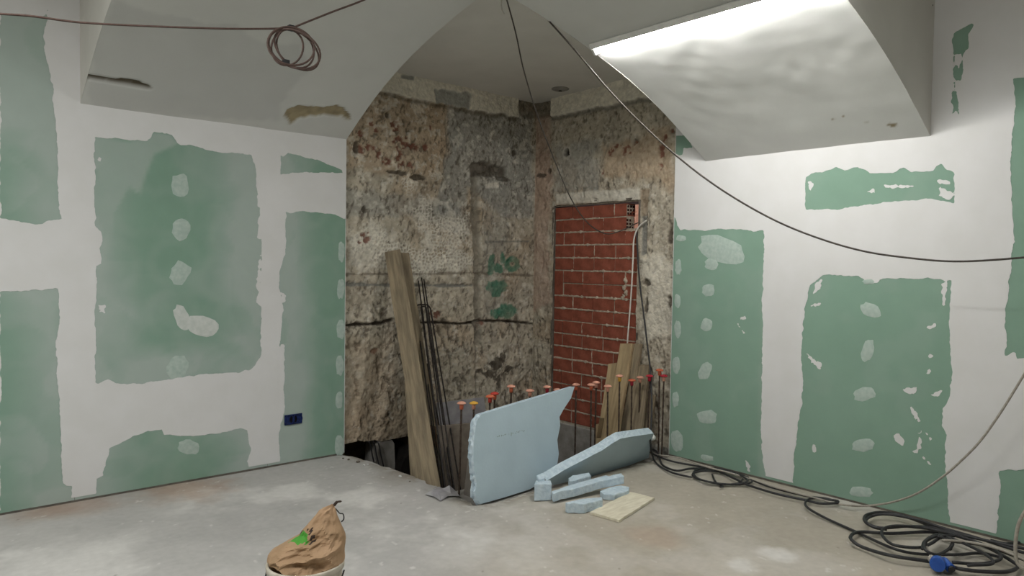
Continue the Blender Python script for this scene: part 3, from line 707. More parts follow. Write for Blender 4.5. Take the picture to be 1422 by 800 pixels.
# crumbling rim
rim = sstep(.16, .0, d)[..., None]; rimn = sstep(.42, .58, fbm(U, V, 18, 4, 535))[..., None]
col = col*(1-rim*rimn*.65)+CDK*(.5+n3)*rim*rimn*.65
Zf = (fbm(U, V, 1.5, 3, 541)-.5)*.006-.02*sstep(.05, 0, d)*fbm(U, V, 20, 3, 543)
fl = grid_mesh('floor', M_floor, np.stack([U, V, Zf], -1), {'col': np.clip(col, 0, 1)}, clip=d); struct(fl)
fr = MB().box((-3.1, -3.1, -.25), (-.6, 5.0, -.001)).box((-.6, -3.1, -.25), (4.64, .4, -.001)).build('floor_outer', M_floor)
a_ = fr.data.attributes.new('col', 'FLOAT_COLOR', 'POINT'); a_.data.foreach_set('color', list(lin(178, 172, 160))*len(fr.data.vertices)); struct(fr)
b = MB()      # broken side of the slab
pts = []
for a, c in zip(FE[:-1], FE[1:]):
    n = max(2, int(math.dist(a, c)/.04))
    for i in range(n): pts.append((a[0]+(c[0]-a[0])*i/n, a[1]+(c[1]-a[1])*i/n))
pts.append(FE[-1])
rows = []
for j, (zz, inn) in enumerate([(-.012, .03), (-.05, -.0), (-.12, .02), (-.25, .03), (-1.2, .02)]):
    rows.append([(p[0]-inn+random.uniform(-.008, .008), p[1]-inn+random.uniform(-.008, .008), zz) for p in pts])
nn = len(pts); vs = [p for r in rows for p in r]
b.add(vs, [(j*nn+i, j*nn+i+1, (j+1)*nn+i+1, (j+1)*nn+i) for j in range(len(rows)-1) for i in range(nn-1)])
struct(b.build('floor_slab_side', M_stone))
struct(MB().box((XA-.3, YB-.1, -1.3), (XM+.3, 5.6, -1.2)).build('floor_pit', M_pit))
# concrete beam the starter bars stand in, ledge under the bricks
struct(MB().box((2.74, 3.37, -1.2), (XM+.03, 3.74, -.03)).build('floor_beam', M_conc, bevel=.01))
struct(MB().box((XM-.015, 3.74, -1.2), (XM+.03, YM, .03)).build('floor_ledge', M_conc, bevel=.008))
# void under the old wall at the left
b = MB().box((XA-.3, YM+.45, -1.2), (XM, YM+.5, .2)).box((3.3, YM+.03, -1.2), (XM, YM+.3, .0)).box((XA-.3, YM+.0, -1.2), (XA-.0, YM+.5, .3)).box((XA-.3, YM+.06, .04), (3.4, YM+.48, .12))
struct(b.build('wall_void', M_pit))
def lump(name, c, r, m, seed, n=2, sq=(1, 1, 1), parent=None):
    import bmesh
    bm = bmesh.new(); bmesh.ops.create_icosphere(bm, subdivisions=n, radius=1); rr = random.Random(seed)
    for v in bm.verts:
        k = 1+rr.uniform(-.16, .16); v.co = Vector((v.co.x*r*sq[0]*k, v.co.y*r*sq[1]*k, v.co.z*r*sq[2]*k))
    me = bpy.data.meshes.new(name); bm.to_mesh(me); bm.free(); me.materials.append(m)
    o = bpy.data.objects.new(name, me); C.objects.link(o); o.location = [float(q) for q in c]
    if parent: o.parent = parent
    return o
q = hit(536, 628, 1, 4.98)
o = MB().prism([hit(*p, 1, 4.96) for p in [(522,618),(528,613),(545,611),(548,616),(550,660),(520,650)]], (0, .16, 0)).build('concrete_block', M_conc, bevel=.006)
tag(rebase(o, q), 'grey concrete block set in the dark void under the old masonry', 'concrete block')
q = hit(575, 650, 1, 4.90)
b = MB(); b.tube([(q[0], 4.86, q[2]), (q[0]+.02, 5.28, q[2]+.01)], .15, 24)
tag(rebase(b.build('drain_pipe', M_hole, smooth=False), q), 'thick dark round pipe end in the void left of the planks', 'pipe')
cb = thing('hanging_cable', 'thin black cables hanging in the dark void under the old wall', 'cable', hit(518, 630, 1, 4.9))
for dx in (0, 6, 12):
    pts = catmull([np.array(hit(512+dx+a_, b_, 1, 4.91)) for a_, b_ in [(0, 613), (3, 620), (5, 632), (9, 650), (12, 675)]], 4)
    base = np.array(cb.location); MB().tube([p-base for p in pts], .006, 6).build('cable_strand', M_black, cb, smooth=True)
rb = random.Random(3)
for i in range(8):
    px = rb.uniform(487, 650); t = (px-478)/177; q = (np.interp(px, [478, 535, 569, 599, 632, 655], [2.6, 2.66, 2.69, 2.66, 2.68, 2.63])-rb.uniform(.01, .07), np.interp(px, [478, 535, 569, 599, 632, 655], [4.85, 4.45, 4.16, 3.87, 3.65, 3.42]))
    r = rb.uniform(.006, .016)
    tag(lump('rubble_chip', (q[0], q[1], r*.5), r, M_stone if i % 3 else M_comp, i, 1, (1, 1, .6)), 'little chip of broken mortar lying along the crumbling floor edge of the pit', 'rubble', 'mortar chips along the pit edge')

# ------------------------------------------------------------------ far walls of the room behind the camera
struct(MB().box((-3.1, -3.1, 0), (-3, 5, 3.3)).build('wall_back', M_plaster)); struct(MB().box((-3, -3.1, 0), (4.6, -3, 3.3)).build('wall_near', M_plaster))

# ------------------------------------------------------------------ lamp on the right vault
lt = thing('tube_lamp', 'lit white fluorescent tube lamp fixed under the right vault', 'lamp', (3.262, 2.27, 2.772)); lt.rotation_euler = (0, math.radians(-38), 0)
MB().box((-.04, -.75, -.014), (.04, .75, .022)).build('lamp_housing', M_lampb, lt, bevel=.006)
MB().tube([(0, -.735, -.035), (0, .735, -.035)], .019, 14).build('fluorescent_tube', M_tube, lt, smooth=True)
for s_ in (-1, 1): MB().box((-.03, s_*.745-.01, -.055), (.03, s_*.745+.01, -.012)).build('end_cap', M_lampb, lt, bevel=.004)

# ------------------------------------------------------------------ junction box in the left wall
q = hit(407, 582, 1, YL); q[1] = YL-.005
jb = thing('socket_box', 'dark blue double socket box set into the left green wall', 'junction box', q)
for sx, nm in ((-.03, 1), (.03, 2)):
    MB().lathe([(.033, 0), (.036, -.002), (.036, .006), (.031, .006), (.029, -.001)], 22).build('box_ring', M_navy, jb).rotation_euler = (math.pi/2, 0, 0)
    jb.children[-1].location = (sx, 0, 0)
    MB().lathe([(.0005, .0), (.029, .001)], 18).build('box_opening', M_hole, jb).rotation_euler = (math.pi/2, 0, 0)
    jb.children[-1].location = (sx, -.0015, 0)
MB().box((-.066, .000, -.036), (.066, .003, .036)).build('box_plate', M_navy, jb, bevel=.001)
MB().box((-.062, -.004, -.036), (.062, .002, -.030)).box((-.062, -.004, .030), (.062, .002, .036)).box((-.008, -.005, -.02), (.008, .002, .02)).build('box_frame', M_navy, jb)

# ------------------------------------------------------------------ starter bars with safety caps
caps = [(641,556,3.55,'orange','peach'),(658,556,3.55,'peach','yellow'),(680.5,547,3.55,'red','orange'),(687,543,3.62,'orange','red'),(710,533,3.55,'orange','peach'),(736,539,3.55,'peach','peach'),
        (747,541,3.62,None,None),(760,534,3.55,'crimson','peach'),(774,538,3.55,'peach','peach'),(800,531,3.55,'orange','peach'),(821,531,3.52,'orange','peach'),(828,528,3.62,'peach','peach'),
        (844,533,3.5,'peach','peach'),(860.5,519,3.5,'yellow','peach'),(877.5,525,3.5,'crimson','orange'),(889,521,3.52,'peach','peach'),(902,519,3.47,'crimson','crimson'),(916,511,3.41,'orange','orange'),(928,518,3.375,'peach','crimson')]
where = ['leftmost of the row', 'second from the left end', 'lower one just left of the foam board middle', 'close behind its lower red neighbour', 'tallest before the old left wall', 'behind the middle of the foam board',
 '', 'left of the bricks behind the foam', 'barely showing over the foam edge', 'at the pointed tip of the foam', 'left of the close pair before bricks', 'right of the close pair before bricks',
 'at the left edge of the tan planks', 'before the tall tan plank', 'just right of the tall tan plank', 'before the wide grey-brown plank', 'beside the dark hanging cable', 'second from the green wall', 'nearest the green right wall']
for (px, py, y, c1, c2), wh in zip(caps, where):
    y = y+(.10 if px < 805 else .03 if px < 890 else 0); p = hit(px, py, 1, y); x, zt = p[0], p[2]; x = min(x, 4.50)
    lean = random.uniform(-.012, .012)
    cname = {'orange': 'orange', 'peach': 'faded pink', 'red': 'red', 'yellow': 'yellow', 'crimson': 'crimson'}.get(c2, '')
    sname = {'orange': 'orange', 'peach': 'faded pink', 'red': 'red', 'yellow': 'yellow', 'crimson': 'crimson'}.get(c1, '')
    if c1: lab = 'starter bar with %s cap, %s' % (cname if cname == sname else sname+' and '+cname, wh)
    else: lab = 'steel starter bar bare without any cap behind the blue foam board'
    t = thing('starter_bar', lab, 'rebar', (x, y, -.03), 'capped starter bars standing at the pit edge')
    h = zt+.03-(.04 if c1 else 0)
    n = 26; MB().tube([(lean*(1-i/n), 0, h*i/n-.0) for i in range(n+1)], [.0058+(.0012 if i % 2 else 0) for i in range(n+1)], 7).build('bar', M_rust, t, smooth=True)
    if c1:
        MB().lathe([(.001, -.005), (.0125, -.005), (.0125, .012), (.014, .016), (.0115, .03)], 14, (0, 0, h-.012)).build('cap_sleeve', M_caps[c1], t, smooth=True)
        MB().lathe([(.0115, .0), (.024, .0), (.029, .003), (.029, .007), (.022, .013), (.010, .017), (.001, .018)], 18, (0, 0, h+.016)).build('cap_head', M_caps[c2], t, smooth=True)

# ------------------------------------------------------------------ planks and bars leaning at the left
def plank(name, label, ptop, pbot, w, t, side, m, cat='plank', extra=None):
    a = np.array(ptop, float); b_ = np.array(pbot, float); mid = b_
    d_ = a-b_; L = np.linalg.norm(d_); d_ /= L
    sd = np.array(side, float); sd -= (sd@d_)*d_; sd /= np.linalg.norm(sd); nn_ = np.cross(d_, sd)
    mb = MB(); k = 14; rr = random.Random(int(L*1000)); vs = []
    for i in range(k+1):
        z = L*i/k; j = lambda s_: rr.uniform(-s_, s_)
        ww = w/2+j(.0025); bow = .006*math.sin(math.pi*i/k)
        vs += [(-ww, -t/2+bow, z+j(.004)*(i in (0, k))*3), (ww, -t/2+bow+j(.001), z+j(.004)*(i in (0, k))*3), (ww, t/2+bow, z), (-ww, t/2+bow, z)]
    fs = [(i*4+j_, i*4+(j_+1) % 4, i*4+4+(j_+1) % 4, i*4+4+j_) for i in range(k) for j_ in range(4)]+[(3, 2, 1, 0), (4*k, 4*k+1, 4*k+2, 4*k+3)]
    mb.add(vs, fs)
    if extra: extra(mb, L)
    o = mb.build(name, m, bevel=.003)
    R = Matrix(((sd[0], nn_[0], d_[0], b_[0]), (sd[1], nn_[1], d_[1], b_[1]), (sd[2], nn_[2], d_[2], b_[2]), (0, 0, 0, 1)))
    if Matrix(R).to_3x3().determinant() < 0:
        for r in range(3): R[r][1] = -R[r][1]
    o.matrix_world = R
    return tag(o, label, cat)
def extend(pt, pb, zend):
    """continue the line from pt through pb down to height zend"""
    k = (zend-pt[2])/(pb[2]-pt[2]); return pt+(pb-pt)*k
PZ = -1.195
tp = hit(545, 348, 1, 4.87); bt = extend(tp, hit(598, 672, 0, 2.86), PZ)
plank('plank', 'tall wide weathered grey plank leaning on the old left masonry', tp, bt, .125, .03, (1, -.85, 0), M_wood)
tp = hit(559, 352, 1, 4.905); bt = extend(tp, hit(592, 560, 1, 4.62), PZ)
plank('plank', 'second grey plank mostly hidden right behind the tall wide one', tp, bt, .10, .025, (1, -.5, 0), M_wood)
tp = hit(569, 500, 1, 4.80); bt = extend(tp, hit(580, 664, 0, 2.93), PZ)
plank('plank', 'narrow pale plank low at the left side of the tall wide plank', tp, bt, .10, .03, (1, -.8, 0), M_wood)
tp = hit(577, 465, 1, 4.88); bt = extend(tp, hit(612, 640, 1, 4.45), PZ)
plank('plank', 'narrow brown plank between the tall grey plank and the rebar bundle', tp, bt, .08, .022, (1, -.4, 0), M_woodd)
def rebar(label, pts, r=.0055, nm='rebar', grp='loose reinforcing bars leaning on the old left wall'):
    pts = [np.array(p) for p in pts]; base = pts[0]
    mb = MB()
    o = mb.tube([p-base for p in pts], r, 7).build(nm, M_steel, smooth=True); o.location = [float(c) for c in base]
    return tag(o, label, 'rebar', grp)
straight = [((581,390),(618,676),'leftmost of the three tall straight rebars in the bundle'),((585.5,386),(624,678),'middle one of the three tall straight rebars in the bundle'),((588.5,388),(631,680),'rightmost of the three tall straight rebars in the bundle'),
            ((586,470),(613,674),'short straight rebar nearest the brown plank'),((593,505),(627,678),'short straight rebar in the middle of the leaning bundle')]
for i, (a, b_, w_) in enumerate(straight):
    tp = hit(*a, 1, 4.90-.012*i); q = hit(*b_, 0, 2.93+.03*i); bt = extend(tp, q, PZ+.01)
    rebar('dark steel bar, '+w_, [tp, (tp+bt)/2+np.array([0, -.004, -.006]), bt])
def ubar(a, b_, la, lb, y, xx, label):
    A = hit(*a, 1, y); B = hit(*b_, 1, y); LA = extend(A, hit(*la, 0, xx), PZ+.01); LB = extend(B, hit(*lb, 0, xx+.10), PZ+.01)
    top = []
    w_ = B-A; upv = (A-LA)/np.linalg.norm(A-LA); R_ = np.linalg.norm(w_)*.32
    for t_ in np.linspace(0, math.pi/2, 6): top.append(A+w_/np.linalg.norm(w_)*R_*(1-math.cos(t_))+upv*R_*math.sin(t_))
    for t_ in np.linspace(math.pi/2, 0, 6): top.append(B-w_/np.linalg.norm(w_)*R_*(1-math.cos(t_))+upv*R_*math.sin(t_))
    rebar(label, [LA]+top+[LB], .006, 'bent_rebar')
ubar((577.5,430), (598,430), (611,674), (640,684), 4.86, 2.98, 'wide hairpin-bent steel bar with rounded top in the rebar bundle')
ubar((585,428), (592,428), (617,676), (630,682), 4.84, 3.00, 'narrow hairpin-bent steel bar standing inside the wider one')
# grey sheet and offcut behind the bars
P = [hit(*p, 1, 4.72) for p in [(608,560),(672,552),(680,600),(690,700)]]+[hit(610, 800, 1, 4.72)]
tag(rebase(MB().prism(P, (0, .02, 0)).build('cement_panel', M_plastic, bevel=.002), P[-1]), 'flat grey cement panel standing behind the left starter bars', 'panel')
P = [hit(*p, 1, 4.3) for p in [(608,592),(655,588),(668,700),(622,760)]]
tag(rebase(MB().prism(P, (0, .03, 0)).build('brown_panel', mat('dusty_panel', lin(132, 122, 110), lin(108, 98, 88), 9), bevel=.002), P[-1]), 'dusty brown panel in front of the grey one, behind the rebar bundle', 'panel')
P = [hit(*p, 0, 2.80) for p in [(652,615),(657,618),(657,698),(634,694)]]; P[2] = P[2]+np.array([0, 0, -.4]); P[3] = P[3]+np.array([0, 0, -.4])
tag(rebase(MB().prism(P, (.03, 0, 0)).build('board_offcut', mat('dark_offcut', lin(128, 122, 114), lin(104, 98, 92), 9), bevel=.002), P[-1]), 'pointed grey board offcut standing against the left end of the blue foam', 'board')

# ------------------------------------------------------------------ planks leaning on the bricks
XT = XM-.045
def rplank(px_t, px_b, xt, xb, w, t, m, label, side=(0, -1, 0), zend=-.03):
    tp = hit(*px_t, 0, xt); bt = extend(tp, hit(*px_b, 0, xb), zend); return plank('plank', label, tp, bt, w, t, side, m)
rplank((871,477), (850,600), XT, 4.30, .125, .028, M_woodw, 'tall tan plank leaning on the brick panel, top under the white cable')
rplank((887,477), (867,600), XT+.01, 4.42, .07, .028, M_wood, 'narrow shaded plank right behind the tall tan plank')
tp = hit(853, 506, 0, XT); bt = extend(tp, hit(838, 605, 0, 4.28), -.03)
def notch(mb, L): pass
o = plank('notched_plank', 'tan plank with a square notch, left of the tall tan plank', tp, bt, .11, .026, (0, -1, 0), M_woodw)
MB().box((-.052, -.016, .14), (-.012, .016, .30)).build('notch', mat('notch_shade', lin(110, 92, 66), lin(92, 78, 56), 9), o)  # darker box stands in for the shade inside the notch
rplank((832,590), (829,625), XT-.15, 4.25, .05, .024, M_woodw, 'short low plank end at the far left of the tan planks', zend=-.03)
rplank((893,506), (880,600), XT+.01, 4.38, .14, .028, M_wood, 'wide grey-brown plank standing right of the tall tan plank')
rplank((904,548), (893,612), XT+.01, 4.45, .10, .022, M_wood, 'low grey board leaning behind the rightmost starter bars')

# ------------------------------------------------------------------ blue foam boards
def noisy(pts, amp, step, seed):
    """subdivide a closed 3D polyline and jitter it"""
    rr = random.Random(seed); out = []
    for a, b_ in zip(pts, pts[1:]+pts[:1]):
        a = np.array(a); b_ = np.array(b_); n = max(1, int(np.linalg.norm(b_-a)/step))
        for i in range(n):
            out.append(a+(b_-a)*i/n+(np.array([rr.uniform(-1, 1)*amp for _ in range(3)]) if i else 0))
    return out
p0 = np.array([2.72, 3.385, .0]); p1 = np.array([3.25, 3.43, .0]); dd = (p1-p0)/np.linalg.norm(p1-p0)
back = np.array([-dd[1], dd[0], 0]); lean = math.radians(5); upv = math.cos(lean)*ZV+math.sin(lean)*back; nrm = np.cross(dd, upv); nrm /= np.linalg.norm(nrm)
if nrm[1] > 0: nrm = -nrm     # towards the room
f1 = [(668,700),(661,690),(660,682),(662,670),(659,657),(657,630),(659,602),(662,585),(668,576),(700,566),(740,554),(798,537),(793,553),(783,568),(777,579),(778,591),(774,611),(776,630),(774,645),(772,652),(745,674),(735,680),(700,691)]
P = [hitp(px, py, p0, nrm) for px, py in f1]
ft = thing('foam_board', 'large upright pale blue foam board with a curved right edge, by the pit', 'foam board', P[0])
base = np.array(ft.location); P = [p-base for p in P]; TH_ = .045; off = -nrm*TH_
mb = MB(); n = len(P); mb.add(P, [tuple(range(n))][0:1]); mb.add([p+off for p in P], [tuple(range(n-1, -1, -1))])
mb.build('foam_slab', M_foam, ft)
# cut and broken edges: strip around the slab, ragged at the left end
mb = MB(); rr = random.Random(5); ring_ = []
K = 6
for i in range(n):
    a, b_ = P[i], P[(i+1) % n]; L = np.linalg.norm(b_-a); m_ = max(1, int(L/.02))
    rag_ = .016 if i < 8 else .0015
    for j in range(m_):
        p = a+(b_-a)*j/m_; row = []
        for k in range(K+1):
            e = 0 if k in (0, K) else rr.uniform(-.3, 1)*rag_
            outv = p-np.mean(P, 0); outv -= (outv@nrm)*nrm; outv /= np.linalg.norm(outv)
            row.append(p+off*k/K+outv*e)
        ring_.append(row)
m_ = len(ring_); vs = [p for r in ring_ for p in r]
mb.add(vs, [(i*(K+1)+k, i*(K+1)+k+1, ((i+1) % m_)*(K+1)+k+1, ((i+1) % m_)*(K+1)+k) for i in range(m_) for k in range(K)])
mb.build('cut_edge', M_foamc, ft)
# rebate running along the top edge
a = P[8]; b_ = P[11]; mb = MB(); mb.beam(a-nrm*.018+upv*.002, b_-nrm*.018+upv*.002-dd*.02, .005, .004, nrm); mb.build('edge_lip', M_foamc, ft)
# faint stamped print, too worn to read
pr_ = MB(); rr = random.Random(9)
for i in range(26):
    px = 690+i*1.5; py = 606-i*.35+rr.uniform(-1, 1)
    if rr.random() < .35: continue
    h_ = rr.uniform(1, 2.5) if i != 13 else 5
    q = [hitp(px+a_, py+b2, p0, nrm)-base+nrm*.0006 for a_, b2 in [(0, 0), (rr.uniform(.5, 1), 0), (rr.uniform(.5, 1), h_), (0, h_)]]
    pr_.quad(*q)
pr_.build('worn_print', mat('worn_ink', lin(140, 152, 150), lin(128, 140, 136), 20, .8, 0), ft)['kind'] = 'stuff'

# second board, toppled forward
q0 = hit(770, 674, 2, .002); q1 = hit(901, 636, 2, .002); dd = (q1-q0)/np.linalg.norm(q1-q0); back = np.array([-dd[1], dd[0], 0])
lean = math.radians(-33); upv = math.cos(lean)*ZV+math.sin(lean)*back; nrm = np.cross(dd, upv); nrm /= np.linalg.norm(nrm)
if nrm[1] > 0: nrm = -nrm
f2 = [(768,674),(759,668),(772,660),(785,652),(812,638),(837,625),(850,616),(862,609),(880,606),(908,602),(904,614),(901,636),(875,646),(820,662)]
P = [hitp(px, py, q0, nrm) for px, py in f2]; zmin = min(p[2] for p in P)
ft = thing('foam_board', 'blue foam board tipped forward with a wavy cut edge, before the right planks', 'foam board', P[0])
base = np.array(ft.location); P = [p-base for p in P]; off = -nrm*.06; n = len(P)
mb = MB(); mb.add(P, [tuple(range(n))]); mb.add([p+off for p in P], [tuple(range(n-1, -1, -1))]); mb.build('foam_slab', M_foam, ft)
mb = MB(); ring_ = []; rr = random.Random(6); K = 5
for i in range(n):
    a, b_ = P[i], P[(i+1) % n]; m_ = max(1, int(np.linalg.norm(b_-a)/.025))
    for j in range(m_):
        p = a+(b_-a)*j/m_; outv = p-np.mean(P, 0); outv -= (outv@nrm)*nrm; outv /= np.linalg.norm(outv)
        ring_.append([p+off*k/K+outv*(0 if k in (0, K) else rr.uniform(-.6, 1)*(.006 if 0 < i < 8 else .002)) for k in range(K+1)])
m_ = len(ring_); mb.add([p for r in ring_ for p in r], [(i*(K+1)+k, i*(K+1)+k+1, ((i+1) % m_)*(K+1)+k+1, ((i+1) % m_)*(K+1)+k) for i in range(m_) for k in range(K)])
mb.build('cut_edge', M_foamc, ft)

def offcut(label, top, zt, th, seed, m=M_foamc, name='foam_offcut', amp=.003, bev=.004, grp='blue foam offcuts on the floor', cat='foam offcut'):
    """top outline in pixels, zt height of each corner; th thickness"""
    zs = zt if hasattr(zt, '__len__') else [zt]*len(top)
    P = [hit(px, py, 2, z) for (px, py), z in zip(top, zs)]; P = noisy(P, amp, .03, seed)
    # orient counter-clockwise seen from above
    A_ = sum(P[i][0]*P[(i+1) % len(P)][1]-P[(i+1) % len(P)][0]*P[i][1] for i in range(len(P)))
    if A_ < 0: P = P[::-1]
    c = np.mean(P, 0); c[2] -= th
    o = MB().prism([p-c for p in P], (0, 0, -th)).build(name, m, bevel=bev); o.data.flip_normals()
    o.location = [float(v) for v in c]
    return tag(o, label, cat, grp)
offcut('square blue foam block standing left of the offcut heap', [(742,673),(766,672),(765,667),(744,667)], .105, .103, 1, amp=.001)
offcut('small tilted blue foam bit perched above the square block', [(745,660),(754,656),(757,663),(748,667)], [.135,.145,.125,.115], .025, 2)
offcut('long blue foam strip lying across the top of the offcut heap', [(766,682),(790,674),(823,665.5),(852,659),(863,657),(867,661),(845,666),(825,671),(792,680),(768,686)], [.062,.067,.082,.097,.102,.102,.092,.082,.067,.062], .050, 3)
offcut('blue foam chunk wedged behind the long strip', [(789,664),(795,660),(818,656),(821,661),(800,667),(790,668)], .075, .05, 4)
offcut('rounded blue foam piece under the right end of the long strip', [(833,682),(848,677),(862,674),(874,676),(873,681),(854,687),(838,686)], .04, .036, 5)
offcut('nearest blue foam piece lying left of the pale wooden board', [(785,698),(807,693),(836,690),(837,694),(812,700),(789,700)], .058, .056, 6)
offcut('thin pale wooden board lying on the floor by the foam offcuts', [(819,711),(875,683),(909,691),(860,722)], .018, .016, 7, M_ply, 'wooden_board', .001, .001, None, 'board')
p_ = hit(903, 608, 0, 4.36)
tag(rebase(MB().lathe([(.001, .025), (.03, .022), (.04, .008), (.04, -.008), (.02, -.02), (.001, -.02)], 18, tuple(p_)).build('foam_disc', M_lampb, smooth=True), p_), 'small white rounded cap behind the right end of the tipped foam board', 'cap')
# crumpled plastic scrap at the pit edge
P0 = [FL(p) for p in [(590,688),(600,683),(606,680),(618,680),(634,684),(638,690),(622,692),(612,697),(603,692)]]
c0 = np.mean(np.array(P0), 0); rr = random.Random(8); vs = [(u, v, .004+rr.uniform(0, .01)) for u, v in P0]; n = len(vs)
mid = [((u+c0[0])/2, (v+c0[1])/2, .012+rr.uniform(0, .05)) for u, v in P0]
b = MB().add(vs+mid+[(c0[0], c0[1], .035)], [(i, (i+1) % n, n+(i+1) % n, n+i) for i in range(n)]+[(n+i, n+(i+1) % n, 2*n) for i in range(n)])
tag(rebase(b.build('plastic_scrap', M_plastic), (c0[0], c0[1], 0)), 'crumpled scrap of grey plastic sheet lying on the pit rim', 'plastic scrap')

# ------------------------------------------------------------------ cables
def cable(name, label, pts, r, m, k=8, nseg=7, grp=None, cat='cable'):
    pts = catmull(pts, k); base = pts[0].copy()
    o = MB().tube([p-base for p in pts], r, nseg).build(name, m, smooth=True); o.location = [float(c) for c in base]
    return tag(o, label, cat, grp)
hk = hit(700, -14, 2, 2.93)
cable('cable', 'thin grey-brown cable sagging from the ceiling into the brick panel corner', [hk]+[at(px, py, d_) for px, py, d_ in [(716,45,4.4),(728,100,4.7),(748,165,5.0),(771,225,5.3),(790,270,5.5),(808,300,5.6),(825,317,5.75),(845,325,5.85),(868,318,5.9),(880,312,5.95)]]+[np.array([XF+.03, *hit(888, 307, 0, XF)[1:]])], .0045, M_darkc)
cable('cable', 'dark cable sweeping from the vault top across the white right wall', [hit(722, -14, 2, 2.93)]+[at(px, py, d_) for px, py, d_ in [(740,5,4.2),(790,60,4.15),(850,130,4.1),(910,190,4.05),(965,237,4.0),(1020,275,3.95),(1080,308,3.9),(1140,332,3.8),(1200,349,3.7),(1260,358,3.6),(1320,363,3.5),(1380,361,3.4),(1460,354,3.3)]], .005, M_darkc)
def px_scale(l, s_=1/2.844, ox=922, oy=520): return [(a*s_+ox, b_*s_+oy) for a, b_ in l]
coil_pts = []
cpt = at(408, 70, 3.2)
t = thing('coiled_cable', 'brown cable strung across the left vault with a coil tied in it', 'cable', cpt); base = np.array(cpt)
strand = [at(px, py, d_) for px, py, d_ in [(-40,17,2.7),(40,22,2.8),(110,31,2.9),(200,36,3.0),(300,39.5,3.1),(360,40,3.2),(405,39,3.25)]]
MB().tube([p-base for p in catmull(strand, 8)], .0045, 7).build('left_strand', M_brownc, t, smooth=True)
strand = [at(px, py, d_) for px, py, d_ in [(405,39,3.25),(420,33,3.25),(460,17,3.3),(505,0,3.35),(560,-25,3.4)]]
MB().tube([p-base for p in catmull(strand, 8)], .0045, 7).build('right_strand', M_brownc, t, smooth=True)
for i, (cx, cy, rx, ry, rot, dd_) in enumerate([(409,68,38,25,.45,3.2),(412,69,36,22,.7,3.23),(404,64,33,26,.3,3.18),(410,67,30,23,.9,3.25),(399,66,22,25,.2,3.22)]):
    pts = []
    for a_ in np.linspace(0, 2*math.pi, 33):
        x = rx*math.cos(a_); y = ry*math.sin(a_); pts.append(at(cx+x*math.cos(rot)-y*math.sin(rot), cy+x*math.sin(rot)+y*math.cos(rot), dd_+.03*math.sin(a_+i))-base)
    MB().tube(pts, .0045, 7, caps=False).build('cable_loop', M_brownc, t, smooth=True)
for px, py in [(404, 39), (397, 87)]:
    q = at(px, py, 3.22)-base; MB().box(q-np.array([.014, .014, .012]), q+np.array([.014, .014, .012])).build('cable_tie', M_black, t, bevel=.004)
cable('white_wire', 'short white wire end hanging from the vault top', [at(px, py, 4.2) for px, py in [(697,-12),(696,5),(697,13),(700,20)]], .004, M_whitec)
def hook(label, pts, d_, name='wire_stub'):
    cable(name, label, [at(px, py, d_) for px, py in pts], .011, M_black, 4, cat='wire')
hook('short black wire stub poking from the left vault top', [(588,-6),(588,3),(586,9),(581,12)], 4.3)
hook('short black wire stub at the top of the right lunette', [(1279,-4),(1284,4),(1290,6),(1294,9)], 4.1)
cable('white_cable', 'white cable hanging down the right side of the brick panel', [hit(px, py, 0, XM-.03-.0*i) for i, (px, py) in enumerate([(898,306),(890,312),(884,320),(880,335),(879,360),(877,400),(874,440),(871,478)])], .0065, M_whitec)
cable('black_cable', 'dark cable hanging beside the white one down to the floor', [hit(px, py, 0, xx) for px, py, xx in [(884,318,XM-.02),(885,345,XM-.03),(888,390,XM-.04),(893,430,XM-.05),(899,480,XM-.08),(903,515,XM-.1),(905,560,4.40),(904,595,4.30),(903,612,4.2)]]+[hit(px, py, 2, .02) for px, py in [(909,640),(930,655),(960,663)]], .007, M_black)
def fcable(name, label, l, r, m, z=None, scaled=True, k=8, grp=None):
    rr = random.Random(len(l)*31+int(l[0][0])); P = px_scale(l) if scaled else l
    pts = []
    for px, py in P:
        q = hit(px, py, 2, r+.004+(z or 0)+rr.uniform(0, .02)); q[0] = min(q[0], XR-.02)
        pts.append(q)
    return cable(name, label, pts, r, m, k, grp=grp)
G = 'black cables heaped along the right wall'
fcable('black_cable', 'black cable running from the pit corner along the right wall foot', [(-48,265),(-35,300),(-15,340),(0,362),(50,380),(110,372),(200,378),(300,422),(340,440),(450,473),(560,497),(620,510),(690,508)], .0075, M_black, grp=G)
fcable('black_cable', 'black cable looping from the white cap to the wall foot', [(-50,280),(-20,325),(40,345),(130,362),(250,385),(330,410),(420,445),(560,480),(640,490),(690,503)], .007, M_black, grp=G)
lp = []
for i in range(3):
    for a_ in np.linspace(0, 2*math.pi, 13)[:-1]:
        lp.append((222+(98+10*i)*math.cos(a_)+i*8-8, 402+(30-3*i)*math.sin(a_)+math.cos(a_)*12+i*3))
fcable('black_cable', 'small flat coil of black cable on the floor at the wall foot', lp, .0065, M_black, k=4, grp=G)
fcable('black_cable', 'short black cable tail with a bare end beside the small coil', [(190,395),(205,425),(232,441),(222,444)], .006, M_black, grp=G)
fcable('grey_cable', 'pale grey cable lying along the right wall foot and rising at the frame edge', [(-30,318),(60,330),(150,360),(300,400),(420,440),(560,478),(680,510),(740,518)], .006, M_greyc, .01)
cable('grey_cable', 'pale grey cable rising in a curve before the right wall', [hit(*p, 2, .03) for p in px_scale([(690,512),(740,518),(800,519)])]+[hit(px, py, 0, xx) for (px, py), xx in zip(px_scale([(900,505),(1000,470),(1100,405),(1180,335),(1250,262),(1320,165),(1380,70),(1440,-30),(1500,-140)]), [4.40,4.36,4.34,4.32,4.31,4.30,4.28,4.26,4.24])], .006, M_greyc)
